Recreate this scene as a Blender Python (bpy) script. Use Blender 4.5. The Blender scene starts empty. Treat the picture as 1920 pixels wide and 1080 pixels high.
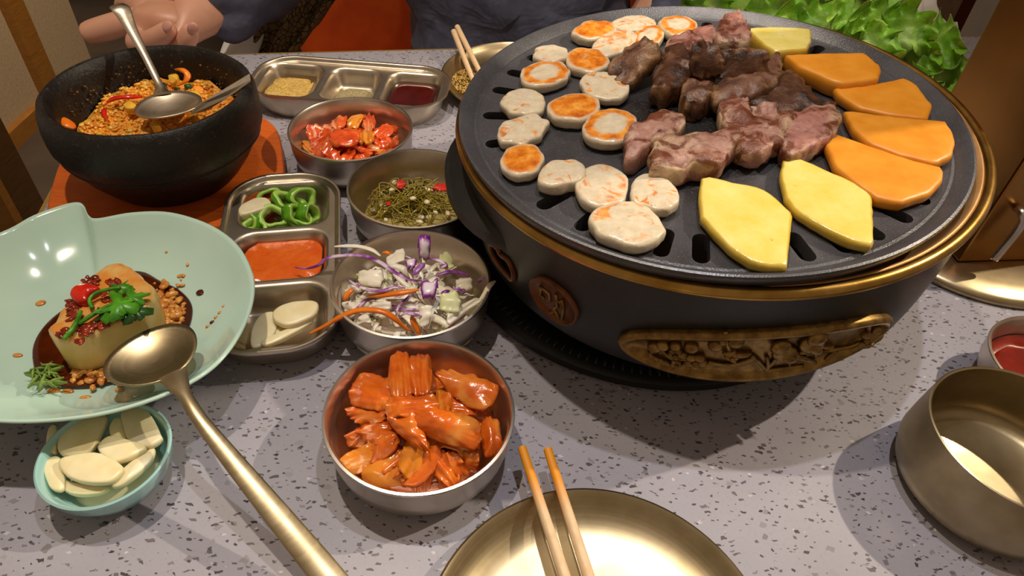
import bpy, bmesh, math, random
from mathutils import Vector, Matrix, noise
PI = math.pi
SC = bpy.context.scene
COL = SC.collection
# ------------------------------------------------------------------ camera
CAMF, PITCH, ROLL, CH = 1299.3, math.radians(43.40), math.radians(3.87), 0.4012
_f = Vector((0, math.cos(PITCH), -math.sin(PITCH)))
_r0 = Vector((1, 0, 0)); _u0 = _r0.cross(_f)
_r = _r0*math.cos(ROLL) + _u0*math.sin(ROLL)
_u = _u0*math.cos(ROLL) - _r0*math.sin(ROLL)
CAMPOS = Vector((0, 0, CH))
cd = bpy.data.cameras.new('camera'); cam = bpy.data.objects.new('camera', cd); COL.objects.link(cam)
cd.sensor_width = 36; cd.lens = CAMF/1920*36; cd.clip_start = .01
M = Matrix((( _r.x, _u.x, -_f.x, CAMPOS.x), (_r.y, _u.y, -_f.y, CAMPOS.y), (_r.z, _u.z, -_f.z, CAMPOS.z), (0, 0, 0, 1)))
cam.matrix_world = M
SC.camera = cam
# ------------------------------------------------------------------ light
w = bpy.data.worlds.new('world'); SC.world = w; w.use_nodes = True
w.node_tree.nodes['Background'].inputs[0].default_value = (1.0, .74, .52, 1)
w.node_tree.nodes['Background'].inputs[1].default_value = 0.18
SC.view_settings.view_transform = 'Standard'; SC.view_settings.look = 'None'
SC.view_settings.gamma = 1; SC.view_settings.use_curve_mapping = False
SC.view_settings.exposure = 0.60
def lamp(name, typ, loc, aim, power, color, size, spot=None, blend=.3):
    l = bpy.data.lights.new(name, typ); l.energy = power; l.color = color
    if typ == 'AREA': l.shape = 'DISK'; l.size = size
    else: l.shadow_soft_size = size
    if typ == 'SPOT': l.spot_size = math.radians(spot); l.spot_blend = blend
    o = bpy.data.objects.new(name, l); COL.objects.link(o); o.location = loc
    o.rotation_euler = (Vector(aim)-Vector(loc)).to_track_quat('-Z', 'Y').to_euler()
    return o
lamp('ceiling_spot_left', 'SPOT', (-.30, .50, 1.5), (-.27, .40, 0), 28, (1, .87, .70), .016, 80, 1)
lamp('ceiling_spot_right', 'SPOT', (.16, .50, 1.5), (.17, .08, 0), 18, (1, .98, 1.0), .016, 58, 1)
lamp('wall_spot', 'SPOT', (1.22, .70, 1.22), (.17, .51, .15), 50, (1, .86, .66), .014, 28, .5)
lamp('left_wall_fill', 'SPOT', (-.62, 1.35, 1.5), (-1.46, 1.62, 0), 130, (1, .80, .56), .05, 50, .8)  # added fill light, no known fixture: brightens the left wall panel
lamp('jacket_fill', 'SPOT', (.10, .62, 1.6), (.08, 1.03, 0), 24, (1, .86, .72), .03, 44, .8)  # invented fill, stands for no lamp: lifts the dark jacket and its folds
lamp('small_lamp', 'POINT', (.967, .767, 1.0), (0, 0, 0), .25, (1, .95, .9), .011)

# ------------------------------------------------------------------ helpers
def ray(x, y): return _f + _r*((x-960)/CAMF) - _u*((y-540)/CAMF)
def P(x, y, z=0.0):
    d = ray(x, y); return CAMPOS + d*((z-CH)/d.z)
def PY(x, y, Y):
    d = ray(x, y); return CAMPOS + d*(Y/d.y)
def PPL(x, y, p0, n):
    d = ray(x, y); return CAMPOS + d*((Vector(p0)-CAMPOS).dot(n)/d.dot(n))
def lin(h):
    h = h.lstrip('#'); o = []
    for i in (0, 2, 4):
        c = int(h[i:i+2], 16)/255
        o.append(c/12.92 if c <= .04045 else ((c+.055)/1.055)**2.4)
    return (*o, 1)
BASE = {}
def T(o, label, cat, group=None, kind=None):
    o['label'] = label; o['category'] = cat
    if group: o['group'] = group
    if kind: o['kind'] = kind
    return o
def empty(name, loc, rz=0):
    o = bpy.data.objects.new(name, None); COL.objects.link(o); o.empty_display_size = .02
    o.location = loc; o.rotation_euler = (0, 0, rz); BASE[o.name] = Vector(loc); return o
def build(name, V, F, mat, parent=None, local=False, smooth=True, rad=None, mats=None, fm=None, origin=None, angle=None):
    V = [Vector(v) for v in V]
    if local: b = Vector((0, 0, 0))
    elif parent is not None: b = BASE[parent.name]
    elif origin is not None: b = Vector(origin)
    else:
        n = len(V); b = Vector((sum(v.x for v in V)/n, sum(v.y for v in V)/n, min(v.z for v in V)))
    me = bpy.data.meshes.new(name)
    me.from_pydata([tuple(v-b) for v in V], [], F)
    for m in (mats or [mat]): me.materials.append(m)
    if fm: me.polygons.foreach_set('material_index', fm)
    bm = bmesh.new(); bm.from_mesh(me)
    bmesh.ops.recalc_face_normals(bm, faces=bm.faces); bm.to_mesh(me); bm.free()
    if rad:
        a = me.attributes.new('rad', 'FLOAT', 'POINT'); a.data.foreach_set('value', rad)
    me.update()
    if smooth:
        me.polygons.foreach_set('use_smooth', [True]*len(me.polygons))
        if angle: me.set_sharp_from_angle(angle=math.radians(angle))
    o = bpy.data.objects.new(name, me); COL.objects.link(o)
    if parent is not None: o.parent = parent; BASE[o.name] = b
    else: o.location = b; BASE[o.name] = b
    return o
class G:
    def __init__(s): s.V = []; s.F = []; s.R = []; s.m = []
    def add(s, V, F, r=0.0, m=0):
        n = len(s.V); s.V += [Vector(v) for v in V]; s.F += [tuple(i+n for i in f) for f in F]
        s.R += (list(r) if isinstance(r, (list, tuple)) else [r]*len(V)); s.m += [m]*len(F)
        return s
    def obj(s, name, mat, parent=None, **k):
        if any(s.R): k.setdefault('rad', s.R)
        if k.get('mats'): k.setdefault('fm', s.m)
        return build(name, s.V, s.F, mat, parent, **k)
def lathe(prof, n=64, c=(0, 0), closed=True):
    """prof: list of (r, z); r=0 at the ends makes a pole"""
    V = []; F = []; idx = []
    for r, z in prof:
        if r <= 1e-6: idx.append([len(V)]); V.append((c[0], c[1], z))
        else:
            idx.append(list(range(len(V), len(V)+n)))
            V += [(c[0]+r*math.cos(2*PI*k/n), c[1]+r*math.sin(2*PI*k/n), z) for k in range(n)]
    pairs = list(zip(idx, idx[1:]))
    if closed and len(idx[0]) > 1 and len(idx[-1]) > 1: pairs.append((idx[-1], idx[0]))
    for a, b in pairs:
        for k in range(n):
            k2 = (k+1) % n
            if len(a) == 1 and len(b) == 1: continue
            if len(a) == 1: F.append((a[0], b[k], b[k2]))
            elif len(b) == 1: F.append((a[k], b[0], a[k2]))
            else: F.append((a[k], b[k], b[k2], a[k2]))
    return V, F
def tube(path, rad, n=8, close=False, flat=1.0, up=None):
    path = [Vector(p) for p in path]; m = len(path)
    if not isinstance(rad, (list, tuple)): rad = [rad]*m
    V = []; F = []; prev = None
    for i, p in enumerate(path):
        if close: t = path[(i+1) % m]-path[i-1]
        else: t = path[min(i+1, m-1)]-path[max(i-1, 0)]
        if t.length < 1e-9: t = Vector((0, 0, 1))
        t.normalize()
        if up is not None: a = Vector(up)-t*t.dot(Vector(up))
        elif prev is None:
            a = t.cross(Vector((0, 0, 1)) if abs(t.z) < .9 else Vector((1, 0, 0)))
        else: a = prev-t*t.dot(prev)
        if a.length < 1e-6: a = t.orthogonal()
        a.normalize(); prev = a; b = t.cross(a)
        for k in range(n):
            an = 2*PI*k/n
            V.append(p+a*(rad[i]*flat*math.cos(an))+b*(rad[i]*math.sin(an)))
    for i in range(m if close else m-1):
        j = (i+1) % m
        for k in range(n):
            k2 = (k+1) % n; F.append((i*n+k, i*n+k2, j*n+k2, j*n+k))
    if not close:
        F.append(tuple(range(n))); F.append(tuple((m-1)*n+k for k in range(n)))
    return V, F
def crom(pts, n, close=True):
    """Catmull-Rom through pts, n samples"""
    pts = [Vector(p) for p in pts]; m = len(pts); out = []
    seg = m if close else m-1
    for i in range(n):
        t = i/n*seg if close else i/(n-1)*seg
        k = min(int(t), seg-1); u = t-k
        g = (lambda j: pts[j % m]) if close else (lambda j: pts[max(0, min(m-1, j))])
        a, b, c, d = g(k-1), g(k), g(k+1), g(k+2)
        out.append(.5*((2*b)+(c-a)*u+(2*a-5*b+4*c-d)*u*u+(3*b-a-3*c+d)*u**3))
    return out
def lerp_poly(pts, n):
    """even resampling of a closed polygon, corners kept soft by little"""
    pts = [Vector(p) for p in pts]; m = len(pts)
    L = [(pts[(i+1) % m]-pts[i]).length for i in range(m)]; tot = sum(L); out = []
    for k in range(n):
        s = tot*k/n; i = 0
        while s > L[i]: s -= L[i]; i = (i+1) % m
        out.append(pts[i].lerp(pts[(i+1) % m], s/L[i]))
    return out
def nz(p, s, seed=0): return noise.noise(Vector((p[0]*s+seed*7.31, p[1]*s+seed*3.17, p[2]*s+seed*1.93)))
def blob(out, z0, th, seed=0, dome=.0012, rough=.001, edge=.0008, sharp=False, N=44, tilt=None, taper=.94):
    """thick slice standing on z0 whose silhouette is the given outline (world points)"""
    out = lerp_poly(out, N) if sharp else crom(out, N)
    c = sum(out, Vector())/N; c.z = z0
    V = []; R = []; F = []
    prof = [(taper-.06, 0, 1.5), (taper, .06, 1.4), (.985, .30, 1.3), (1.0, .62, 1.2), (.985, .86, 1.1), (.95, .97, 1.0), (.88, 1.0, .9), (.74, 1.0, .76), (.56, 1.0, .56), (.36, 1.0, .36), (.16, 1.0, .16)]
    for s, h, rr in prof:
        for k, p in enumerate(out):
            d = Vector((p.x-c.x, p.y-c.y, 0)); ln = max(d.length, 1e-5)
            sc = s
            if s > .7: sc = 1-(1-s)*min(1.0, .028/ln*1.0)
            q = c+d*sc
            if s > .6: q += d/ln*(edge*nz((q.x, q.y, 0), 170, seed))
            z = z0+th*h
            if rr <= 1.1: z += dome*(1-s*s)+rough*nz((q.x, q.y, 0), 120, seed+5)
            else: z += rough*.4*nz((q.x, q.y, h*.02), 150, seed+9)
            if tilt: z += (q.x-c.x)*tilt[0]+(q.y-c.y)*tilt[1]
            V.append(Vector((q.x, q.y, max(z, z0)))); R.append(rr)
    m = len(prof)
    for i in range(m-1):
        for k in range(N):
            k2 = (k+1) % N; F.append((i*N+k, i*N+k2, (i+1)*N+k2, (i+1)*N+k))
    V.append(Vector((c.x, c.y, z0+th+dome+rough*nz(c, 120, seed+5)))); R.append(0.0)
    for k in range(N): F.append(((m-1)*N+k, (m-1)*N+(k+1) % N, len(V)-1))
    F.append(tuple(range(N)))
    return V, F, R
def sheet(q, nu=14, nv=10, bulge=0.0, ribs=0, ribamp=0.0, ruff=0.0, rfreq=5, seed=0, rnd=.35, th=.0012, jag=.0, ribdir=0, fold=0.0, jf=5.5):
    """leaf-like sheet over four world corners q (u along q0->q1), with ribs, ruffled rim and thickness"""
    q = [Vector(a) for a in q]
    nrm = (q[1]-q[0]).cross(q[3]-q[0]); nrm.normalize()
    if nrm.z < 0: nrm.negate()
    V = []; R = []; F = []
    for j in range(nv+1):
        for i in range(nu+1):
            u = i/nu; v = j/nv
            a, b = 2*u-1, 2*v-1
            a2 = a*math.sqrt(max(0, 1-rnd*b*b)); b2 = b*math.sqrt(max(0, 1-rnd*a*a))
            uu, vv = (a2+1)/2, (b2+1)/2
            p = (q[0].lerp(q[1], uu)).lerp(q[3].lerp(q[2], uu), vv)
            e = max(abs(a), abs(b))
            ee = max(0, (e-.45)/.55)
            ang = math.atan2(b, a)
            h = bulge*(1-e*e)
            t = vv if ribdir == 0 else uu
            if ribs: h += ribamp*math.sin(t*ribs*2*PI+1.5*nz(p, 30, seed)+seed)*(.6+.4*e)
            h += ruff*ee**1.5*(math.sin(ang*rfreq+seed+2*nz(p, 40, seed))*.22+1.3*nz((math.cos(ang), math.sin(ang), 0), rfreq*.6, seed+3))
            h += .0010*nz(p, 90, seed+1)+fold*nz(p, 38, seed+6)
            p = p+nrm*h
            if jag and e > .85:
                d = p-(q[0]+q[1]+q[2]+q[3])/4
                p += d*(jag*nz((math.cos(ang), math.sin(ang), 0), jf, seed+8))
            V.append(p); R.append(e)
    n0 = len(V); W = nu+1
    V += [p-nrm*th for p in V]; R += R[:]
    for j in range(nv):
        for i in range(nu):
            a = j*W+i
            F.append((a, a+1, a+W+1, a+W)); F.append((n0+a, n0+a+W, n0+a+W+1, n0+a+1))
    rim = [i for i in range(W)]+[j*W+nu for j in range(1, nv+1)]+[nv*W+i for i in range(nu-1, -1, -1)]+[j*W for j in range(nv-1, 0, -1)]
    for a, b in zip(rim, rim[1:]+rim[:1]): F.append((a, n0+a, n0+b, b))
    return V, F, R
def ribbon(path, wd, th=.0008, twist=0.0, seed=0):
    """flat strip: a 4-sided flattened tube"""
    return tube(path, [wd]*len(path), n=6, flat=th/wd if wd else 1)
def ell(c, r, n=10, m=6, rot=0.0, jit=0.0):
    V = []; F = []
    if not isinstance(r, (list, tuple)): r = (r, r, r)
    cr, sr = math.cos(rot), math.sin(rot)
    def pt(x, y, z): return (c[0]+x*cr-y*sr, c[1]+x*sr+y*cr, c[2]+z)
    V.append(pt(0, 0, -r[2]))
    for j in range(1, m):
        ph = -PI/2+PI*j/m
        for k in range(n):
            a = 2*PI*k/n; V.append(pt(r[0]*math.cos(ph)*math.cos(a), r[1]*math.cos(ph)*math.sin(a), r[2]*math.sin(ph)))
    V.append(pt(0, 0, r[2]))
    for k in range(n): F.append((0, 1+(k+1) % n, 1+k))
    for j in range(m-2):
        for k in range(n):
            a = 1+j*n; F.append((a+k, a+(k+1) % n, a+n+(k+1) % n, a+n+k))
    for k in range(n): F.append((len(V)-1, 1+(m-2)*n+k, 1+(m-2)*n+(k+1) % n))
    if jit:
        s_ = 1.1/max(r)
        V = [tuple(c[i]+(v[i]-c[i])*(1+jit*noise.noise(Vector(v)*s_+Vector((c[0]*900, c[1]*700, 0)))) for i in range(3)) for v in V]
    return V, F
def box(lo, hi):
    x0, y0, z0 = lo; x1, y1, z1 = hi
    return ([(x0, y0, z0), (x1, y0, z0), (x1, y1, z0), (x0, y1, z0), (x0, y0, z1), (x1, y0, z1), (x1, y1, z1), (x0, y1, z1)],
            [(0, 3, 2, 1), (4, 5, 6, 7), (0, 1, 5, 4), (1, 2, 6, 5), (2, 3, 7, 6), (3, 0, 4, 7)])
def prism(poly, z0, z1, top=None):
    n = len(poly); top = top or poly
    V = [(p[0], p[1], z0) for p in poly]+[(p[0], p[1], z1) for p in top]
    return V, [tuple(range(n))[::-1], tuple(range(n, 2*n))]+[(k, (k+1) % n, n+(k+1) % n, n+k) for k in range(n)]
def rings(out, c, prof):
    """closed shell from an outline (world xy) scaled about c; prof: list of (scale, z)"""
    n = len(out); V = []; F = []
    for s, z in prof: V += [Vector((c[0]+(p[0]-c[0])*s, c[1]+(p[1]-c[1])*s, z)) for p in out]
    m = len(prof)
    for i in range(m-1):
        for k in range(n): F.append((i*n+k, i*n+(k+1) % n, (i+1)*n+(k+1) % n, (i+1)*n+k))
    F.append(tuple(range(n))); F.append(tuple((m-1)*n+k for k in range(n)))
    return V, F
def bevel(o, wd, seg=2):
    md = o.modifiers.new('bevel', 'BEVEL'); md.width = wd; md.segments = seg; md.limit_method = 'ANGLE'; return o

# ------------------------------------------------------------------ materials
class NT:
    def __init__(s, name):
        s.m = bpy.data.materials.new(name); s.m.use_nodes = True; s.t = s.m.node_tree
        s.b = s.t.nodes['Principled BSDF']
    def n(s, typ, **k):
        x = s.t.nodes.new(typ)
        for a, v in k.items():
            if a.startswith('i_'):
                x.inputs[int(a[2:]) if a[2:].isdigit() else a[2:].replace('_', ' ')].default_value = v
            else: setattr(x, a, v)
        return x
    def l(s, a, b): s.t.links.new(a, b)
    def coord(s, scale=None, obj=True, rand=True):
        tc = s.n('ShaderNodeTexCoord'); out = tc.outputs['Object' if obj else 'Generated']
        if rand:
            oi = s.n('ShaderNodeObjectInfo'); ad = s.n('ShaderNodeVectorMath', operation='MULTIPLY_ADD')
            cb = s.n('ShaderNodeCombineXYZ')
            for k in range(3): s.l(oi.outputs['Random'], cb.inputs[k])
            ad.inputs[1].default_value = (3, 5, 7); s.l(cb.outputs[0], ad.inputs[0]); s.l(out, ad.inputs[2]); out = ad.outputs[0]
        if scale:
            mp = s.n('ShaderNodeMapping'); mp.inputs['Scale'].default_value = scale; s.l(out, mp.inputs[0]); out = mp.outputs[0]
        return out
    def noise(s, vec, scale, detail=3, rough=.55, dist=0):
        x = s.n('ShaderNodeTexNoise'); x.inputs['Scale'].default_value = scale; x.inputs['Detail'].default_value = detail
        x.inputs['Roughness'].default_value = rough; x.inputs['Distortion'].default_value = dist
        s.l(vec, x.inputs['Vector']); return x.outputs['Fac']
    def ramp(s, fac, stops, interp='LINEAR'):
        x = s.n('ShaderNodeValToRGB'); cr = x.color_ramp; cr.interpolation = interp
        while len(cr.elements) < len(stops): cr.elements.new(.5)
        for e, (p, c) in zip(cr.elements, stops):
            e.position = p; e.color = lin(c) if isinstance(c, str) else (c, c, c, 1)
        s.l(fac, x.inputs[0]); return x.outputs[0]
    def mix(s, fac, a, b, typ='MIX'):
        x = s.n('ShaderNodeMix', data_type='RGBA', blend_type=typ)
        for v, i in ((fac, 0), (a, 6), (b, 7)):
            if isinstance(v, str): x.inputs[i].default_value = lin(v)
            elif isinstance(v, (int, float)): x.inputs[i].default_value = v
            else: s.l(v, x.inputs[i])
        return x.outputs[2]
    def math(s, op, a, b=0.0, c=0.0, clamp=False):
        x = s.n('ShaderNodeMath', operation=op, use_clamp=clamp)
        for v, i in ((a, 0), (b, 1), (c, 2)):
            if isinstance(v, (int, float)): x.inputs[i].default_value = v
            else: s.l(v, x.inputs[i])
        return x.outputs[0]
    def bump(s, h, strength=.3, dist=.002):
        x = s.n('ShaderNodeBump'); x.inputs['Strength'].default_value = strength; x.inputs['Distance'].default_value = dist
        s.l(h, x.inputs['Height']); s.l(x.outputs[0], s.b.inputs['Normal'])
    def attr(s, name='rad'):
        x = s.n('ShaderNodeAttribute', attribute_name=name); return x.outputs['Fac']
    def set(s, col=None, rough=None, metal=None, **k):
        if col is not None:
            if isinstance(col, str): s.b.inputs['Base Color'].default_value = lin(col)
            else: s.l(col, s.b.inputs['Base Color'])
        if rough is not None:
            if isinstance(rough, (int, float)): s.b.inputs['Roughness'].default_value = rough
            else: s.l(rough, s.b.inputs['Roughness'])
        if metal is not None: s.b.inputs['Metallic'].default_value = metal
        for a, v in k.items(): s.b.inputs[a.replace('_', ' ')].default_value = v
        return s
    def sss(s, wgt=.15, rad=(.004, .002, .001)):
        s.b.inputs['Subsurface Weight'].default_value = wgt; s.b.inputs['Subsurface Radius'].default_value = (1, .5, .25)
        s.b.inputs['Subsurface Scale'].default_value = rad[0]; return s
def simple(name, c1, c2=None, scale=60, rough=.5, metal=0, bump=0, bscale=None, bdist=.001, detail=3, sss=0, lo=.35, hi=.65, **k):
    t = NT(name)
    if c2:
        v = t.coord(); f = t.noise(v, scale, detail); t.set(t.ramp(f, [(lo, c1), (hi, c2)]), rough, metal, **k)
        if bump: t.bump(t.noise(v, bscale or scale, 4), bump, bdist)
    else:
        t.set(c1, rough, metal, **k)
        if bump: t.bump(t.noise(t.coord(), bscale or scale, 4), bump, bdist)
    if sss: t.sss(sss)
    return t.m
def metal_mat(name, c1, c2, rough=.3, brushed=True, sc=(4, 4, 900)):
    t = NT(name); v = t.coord(rand=False)
    f = t.noise(v, 45, 3); t.set(t.ramp(f, [(.35, c1), (.65, c2)]), None, 1.0)
    mp = t.n('ShaderNodeMapping'); mp.inputs['Scale'].default_value = sc; t.l(v, mp.inputs[0])
    g = t.noise(mp.outputs[0], 1.0, 2)
    r = t.math('MULTIPLY_ADD', g, .14, rough-.06)
    t.set(None, r)
    if brushed: t.bump(g, .06, .0004)
    return t.m
MAT = {}
def table_mat():
    t = NT('speckled_quartz'); tc = t.n('ShaderNodeTexCoord'); v = tc.outputs['Object']
    base = t.ramp(t.noise(v, 9, 4), [(.3, '#98949e'), (.7, '#a3a0aa')])
    fine = t.noise(v, 420, 2); base = t.mix(t.ramp(fine, [(.50, 0.0), (.78, .25)]), base, '#8d8688')
    wv = t.n('ShaderNodeTexNoise'); wv.inputs['Scale'].default_value = 110; t.l(v, wv.inputs['Vector'])
    wrp = t.n('ShaderNodeVectorMath', operation='MULTIPLY_ADD'); t.l(wv.outputs['Color'], wrp.inputs[0]); wrp.inputs[1].default_value = (.007, .007, 0); t.l(v, wrp.inputs[2])
    col = base
    for scale, rot, st, thr, rr, c_a, c_b in ((120, .5, (1, 2.3, 1), .72, .235, '#433c3e', '#6f686c'), (140, 2.1, (1, 2.0, 1), .74, .235, '#58515a', '#867f84'),
                                    (85, 1.2, (1.2, 1.6, 1), .80, .24, '#80797c', '#99999d'), (200, -.4, (1, 1.7, 1), .78, .24, '#3c3638', '#615b5e'), (120, .1, (1, 1.4, 1), .90, .17, '#c4bec2', '#b8b2b6')):
        mp = t.n('ShaderNodeMapping'); mp.inputs['Rotation'].default_value = (0, 0, rot); mp.inputs['Scale'].default_value = st; t.l(wrp.outputs[0], mp.inputs[0])
        fl = t.n('ShaderNodeVectorMath', operation='MULTIPLY'); fl.inputs[1].default_value = (1, 1, 0); t.l(mp.outputs[0], fl.inputs[0])
        vo = t.n('ShaderNodeTexVoronoi', voronoi_dimensions='2D', distance='MANHATTAN'); vo.inputs['Scale'].default_value = scale; t.l(fl.outputs[0], vo.inputs['Vector'])
        sp = t.n('ShaderNodeSeparateColor'); t.l(vo.outputs['Color'], sp.inputs[0])
        pick = t.math('GREATER_THAN', sp.outputs[0], thr)
        size = t.math('MULTIPLY', sp.outputs[1], rr*1.6)
        ins = t.math('LESS_THAN', vo.outputs['Distance'], size)
        fac = t.math('MULTIPLY', pick, ins)
        cc = t.mix(sp.outputs[2], c_a, c_b)
        col = t.mix(fac, col, cc)
    t.set(col, .30); t.b.inputs['Specular IOR Level'].default_value = .4
    return t.m
MAT['table'] = table_mat()
MAT['steel'] = metal_mat('brushed_steel', '#cabeae', '#d6ccc0', .32)
MAT['steel_worn'] = metal_mat('worn_steel', '#bfb29e', '#cfc2b0', .34)
MAT['brass_steel'] = metal_mat('champagne_steel', '#a39270', '#b3a282', .34)
MAT['rim_gold'] = simple('gold_brass_rim', '#9a7434', '#c29a52', 40, .3, 1.0, .15, 200, .0005)
MAT['tan_ring'] = simple('tan_brass_ring', '#b98a55', '#c99a68', 40, .45, .6)
MAT['bronze'] = simple('old_bronze', '#6b5026', '#9c7c44', 130, .38, .85, .3, 400, .0006)
MAT['copper'] = simple('brown_copper', '#5a3216', '#7a4a24', 90, .42, .6, .2, 300, .0005)
MAT['iron'] = simple('black_cast_iron', '#110e0b', '#191512', 60, .46, 0, .25, 700, .0004)
MAT['black_plastic'] = simple('black_plastic', '#0c0b0b', '#121111', 50, .5, 0, .1, 500, .0003)
MAT['duct'] = simple('brown_steel_duct', '#a8783c', '#b88648', 14, .30, 1.0)
MAT['wood_trivet'] = None
def wood(name, c1, c2, scale=(6, 60, 6), rough=.45):
    t = NT(name); v = t.coord(scale, rand=False); f = t.noise(v, 6, 4, .6, 1.2); t.set(t.ramp(f, [(.3, c1), (.7, c2)]), rough); t.bump(f, .08, .0008); return t.m
MAT['trivet'] = wood('red_lacquered_wood', '#b9500f', '#d4661c')
MAT['trim_wood'] = wood('oak_trim', '#7a4f1c', '#96652a', (3, 3, 40))
MAT['post_wood'] = wood('brown_post_wood', '#3f2a12', '#55391a', (3, 3, 40))
MAT['stick'] = None
def stick_mat(name, stain):
    t = NT(name); v = t.coord((40, 40, 400), rand=True); f = t.noise(v, 4, 3)
    c = t.ramp(f, [(.3, '#d5b48a'), (.7, '#e4c79f')])
    if stain:
        a = t.attr(); c = t.mix(t.ramp(a, [(.13, 1.0), (.27, 0.0)]), c, '#dd8f1c')
    t.set(c, .5); return t.m
MAT['stick'] = stick_mat('bamboo', False); MAT['stick_stained'] = stick_mat('stained_bamboo', True)
MAT['celadon'] = simple('celadon_glaze', '#b4d2c4', '#bcd8c8', 14, .13, 0, 0, Coat_Weight=.5)
MAT['celadon_blue'] = simple('blue_green_glaze', '#9cc9c6', '#a6d0cc', 14, .15, 0, 0, Coat_Weight=.4)
def stone_mat():
    t = NT('black_stoneware'); v = t.coord(rand=False); f = t.noise(v, 60, 5, .6)
    sp = t.noise(v, 260, 4, .7); c = t.ramp(f, [(.3, '#0c0907'), (.7, '#1a140e')])
    c = t.mix(t.ramp(sp, [(.60, 0.0), (.72, .55)]), c, '#5a4a3a'); t.set(c, t.ramp(f, [(.3, .34), (.7, .58)])); t.b.inputs['Specular IOR Level'].default_value = .45; t.bump(sp, .55, .0014); return t.m
MAT['stone'] = stone_mat()
def griddle_mat():
    t = NT('griddle_coating'); v = t.coord(rand=False); f = t.noise(v, 22, 5, .6)
    c = t.ramp(f, [(.3, '#39383b'), (.7, '#4e4d52')]); ln = t.n('ShaderNodeVectorMath', operation='LENGTH'); t.l(v, ln.inputs[0]); bd = t.math('ADD', ln.outputs['Value'], t.math('MULTIPLY_ADD', t.noise(v, 16, 4), .16, -.08)); c = t.mix(t.ramp(bd, [(.055, .85), (.11, 0.0)]), c, '#100c0a'); sp = t.noise(v, 900, 2)
    c = t.mix(t.ramp(sp, [(.60, 0.0), (.72, .35)]), c, '#8a8580')
    t.set(c, t.ramp(t.noise(v, 12, 4), [(.35, .24), (.65, .46)]), .1); t.bump(sp, .3, .0006); return t.m
MAT['griddle'] = griddle_mat()
def round_mat(name, kind):
    t = NT(name); v = t.coord(); a = t.attr(); n1 = t.noise(v, 70, 4, .6, 1.0); n2 = t.noise(v, 190, 3)
    white = t.ramp(n2, [(.3, '#cdbda0'), (.7, '#ddd0b6')])
    br = t.ramp(t.noise(v, 120, 4), [(.3, '#b8560f'), (.5, '#df8420'), (.72, '#efb152')])
    if kind == 'full': m = t.math('MULTIPLY', t.ramp(a, [(.80, 1.0), (1.0, 0.0)]), t.ramp(n1, [(.22, 0.25), (.36, 1.0)]))
    elif kind == 'ring':
        m = t.math('MULTIPLY', t.ramp(t.math('ADD', a, t.math('MULTIPLY_ADD', n1, .5, -.25)), [(.50, 0.0), (.66, 1.0), (.86, 1.0), (1.0, 0.0)]), t.ramp(n2, [(.2, .5), (.4, 1.0)]))
    elif kind == 'patch': m = t.math('MULTIPLY', t.ramp(a, [(.85, 1.0), (1.02, 0.0)]), t.ramp(n1, [(.52, 0.0), (.62, .85)]))
    else: m = t.math('MULTIPLY', t.ramp(a, [(.95, 1.0), (1.1, 0.0)]), t.ramp(n1, [(.57, 0.0), (.62, .9)]))
    t.set(t.mix(m, white, br), .24); t.bump(n2, .35, .0012); t.sss(.25); return t.m
for k in ('full', 'ring', 'patch', 'spot'): MAT['round_'+k] = round_mat('white_round_'+k, k)
def meat_mat(name, c1, c2, fat, sear, lo, hi, flo=.5, fhi=.62, rough=.26):
    t = NT(name); v = t.coord(); a = t.attr(); n1 = t.noise(v, 48, 5, .62, .8); n2 = t.noise(v, 160, 3); n3 = t.noise(v, 30, 3, .5, .5)
    c = t.ramp(n2, [(.3, c1), (.7, c2)])
    c = t.mix(t.math('MULTIPLY', t.ramp(a, [(.72, 0.0), (1.0, 1.0)]), t.ramp(n3, [(.42, 0.0), (.52, .9)])), c, fat)
    c = t.mix(t.ramp(n3, [(flo+.12, 0.0), (fhi+.12, .7)]), c, fat)
    e = t.math('MULTIPLY', t.ramp(a, [(.55, 0.0), (.80, 1.0), (.98, 1.0), (1.1, 0.0)]), t.ramp(t.noise(v, 65, 4), [(.50, 0.0), (.60, 1.0)]))
    c = t.mix(t.math('MAXIMUM', t.ramp(n1, [(lo, 0.0), (hi, .92)]), t.math('MULTIPLY', e, .85)), c, sear)
    t.set(c, rough); t.bump(t.noise(v, 130, 6, .65), .8, .0022); t.sss(.15); return t.m
MAT['meat_pink'] = meat_mat('pink_pork', '#a06a60', '#b9877a', '#c9ab8c', '#632f13', .50, .60)
MAT['meat_fat'] = meat_mat('fatty_pork', '#a5766a', '#bf9482', '#d0b491', '#6a3114', .47, .58, .46, .60)
MAT['meat_brown'] = meat_mat('seared_pork', '#6a4535', '#84604e', '#98744f', '#3a1f10', .50, .68)
MAT['meat_dark'] = meat_mat('dark_seared_pork', '#4a2d1e', '#62402c', '#80593a', '#28140a', .48, .66)
MAT['pineapple'] = None
def pine_mat():
    t = NT('pineapple_flesh'); v = t.coord(); a = t.attr(); f = t.noise(v, 40, 4, .6); fi = t.noise(v, 260, 3)
    c = t.ramp(f, [(.3, '#dac659'), (.55, '#e2d37a'), (.75, '#e8dc92')]); c = t.mix(t.ramp(a, [(.95, 0.0), (1.25, .7)]), c, '#c79f1c')
    c = t.mix(t.ramp(t.noise(v, 95, 3), [(.70, 0.0), (.76, .5)]), c, '#b98a18')
    t.set(c, .22); t.bump(fi, .25, .001); t.sss(.2); return t.m
MAT['pineapple'] = pine_mat()
MAT['sweet_potato'] = simple('orange_sweet_potato', '#d8881a', '#e2962a', 60, .42, 0, .12, 250, .0006, sss=.15)
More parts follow.
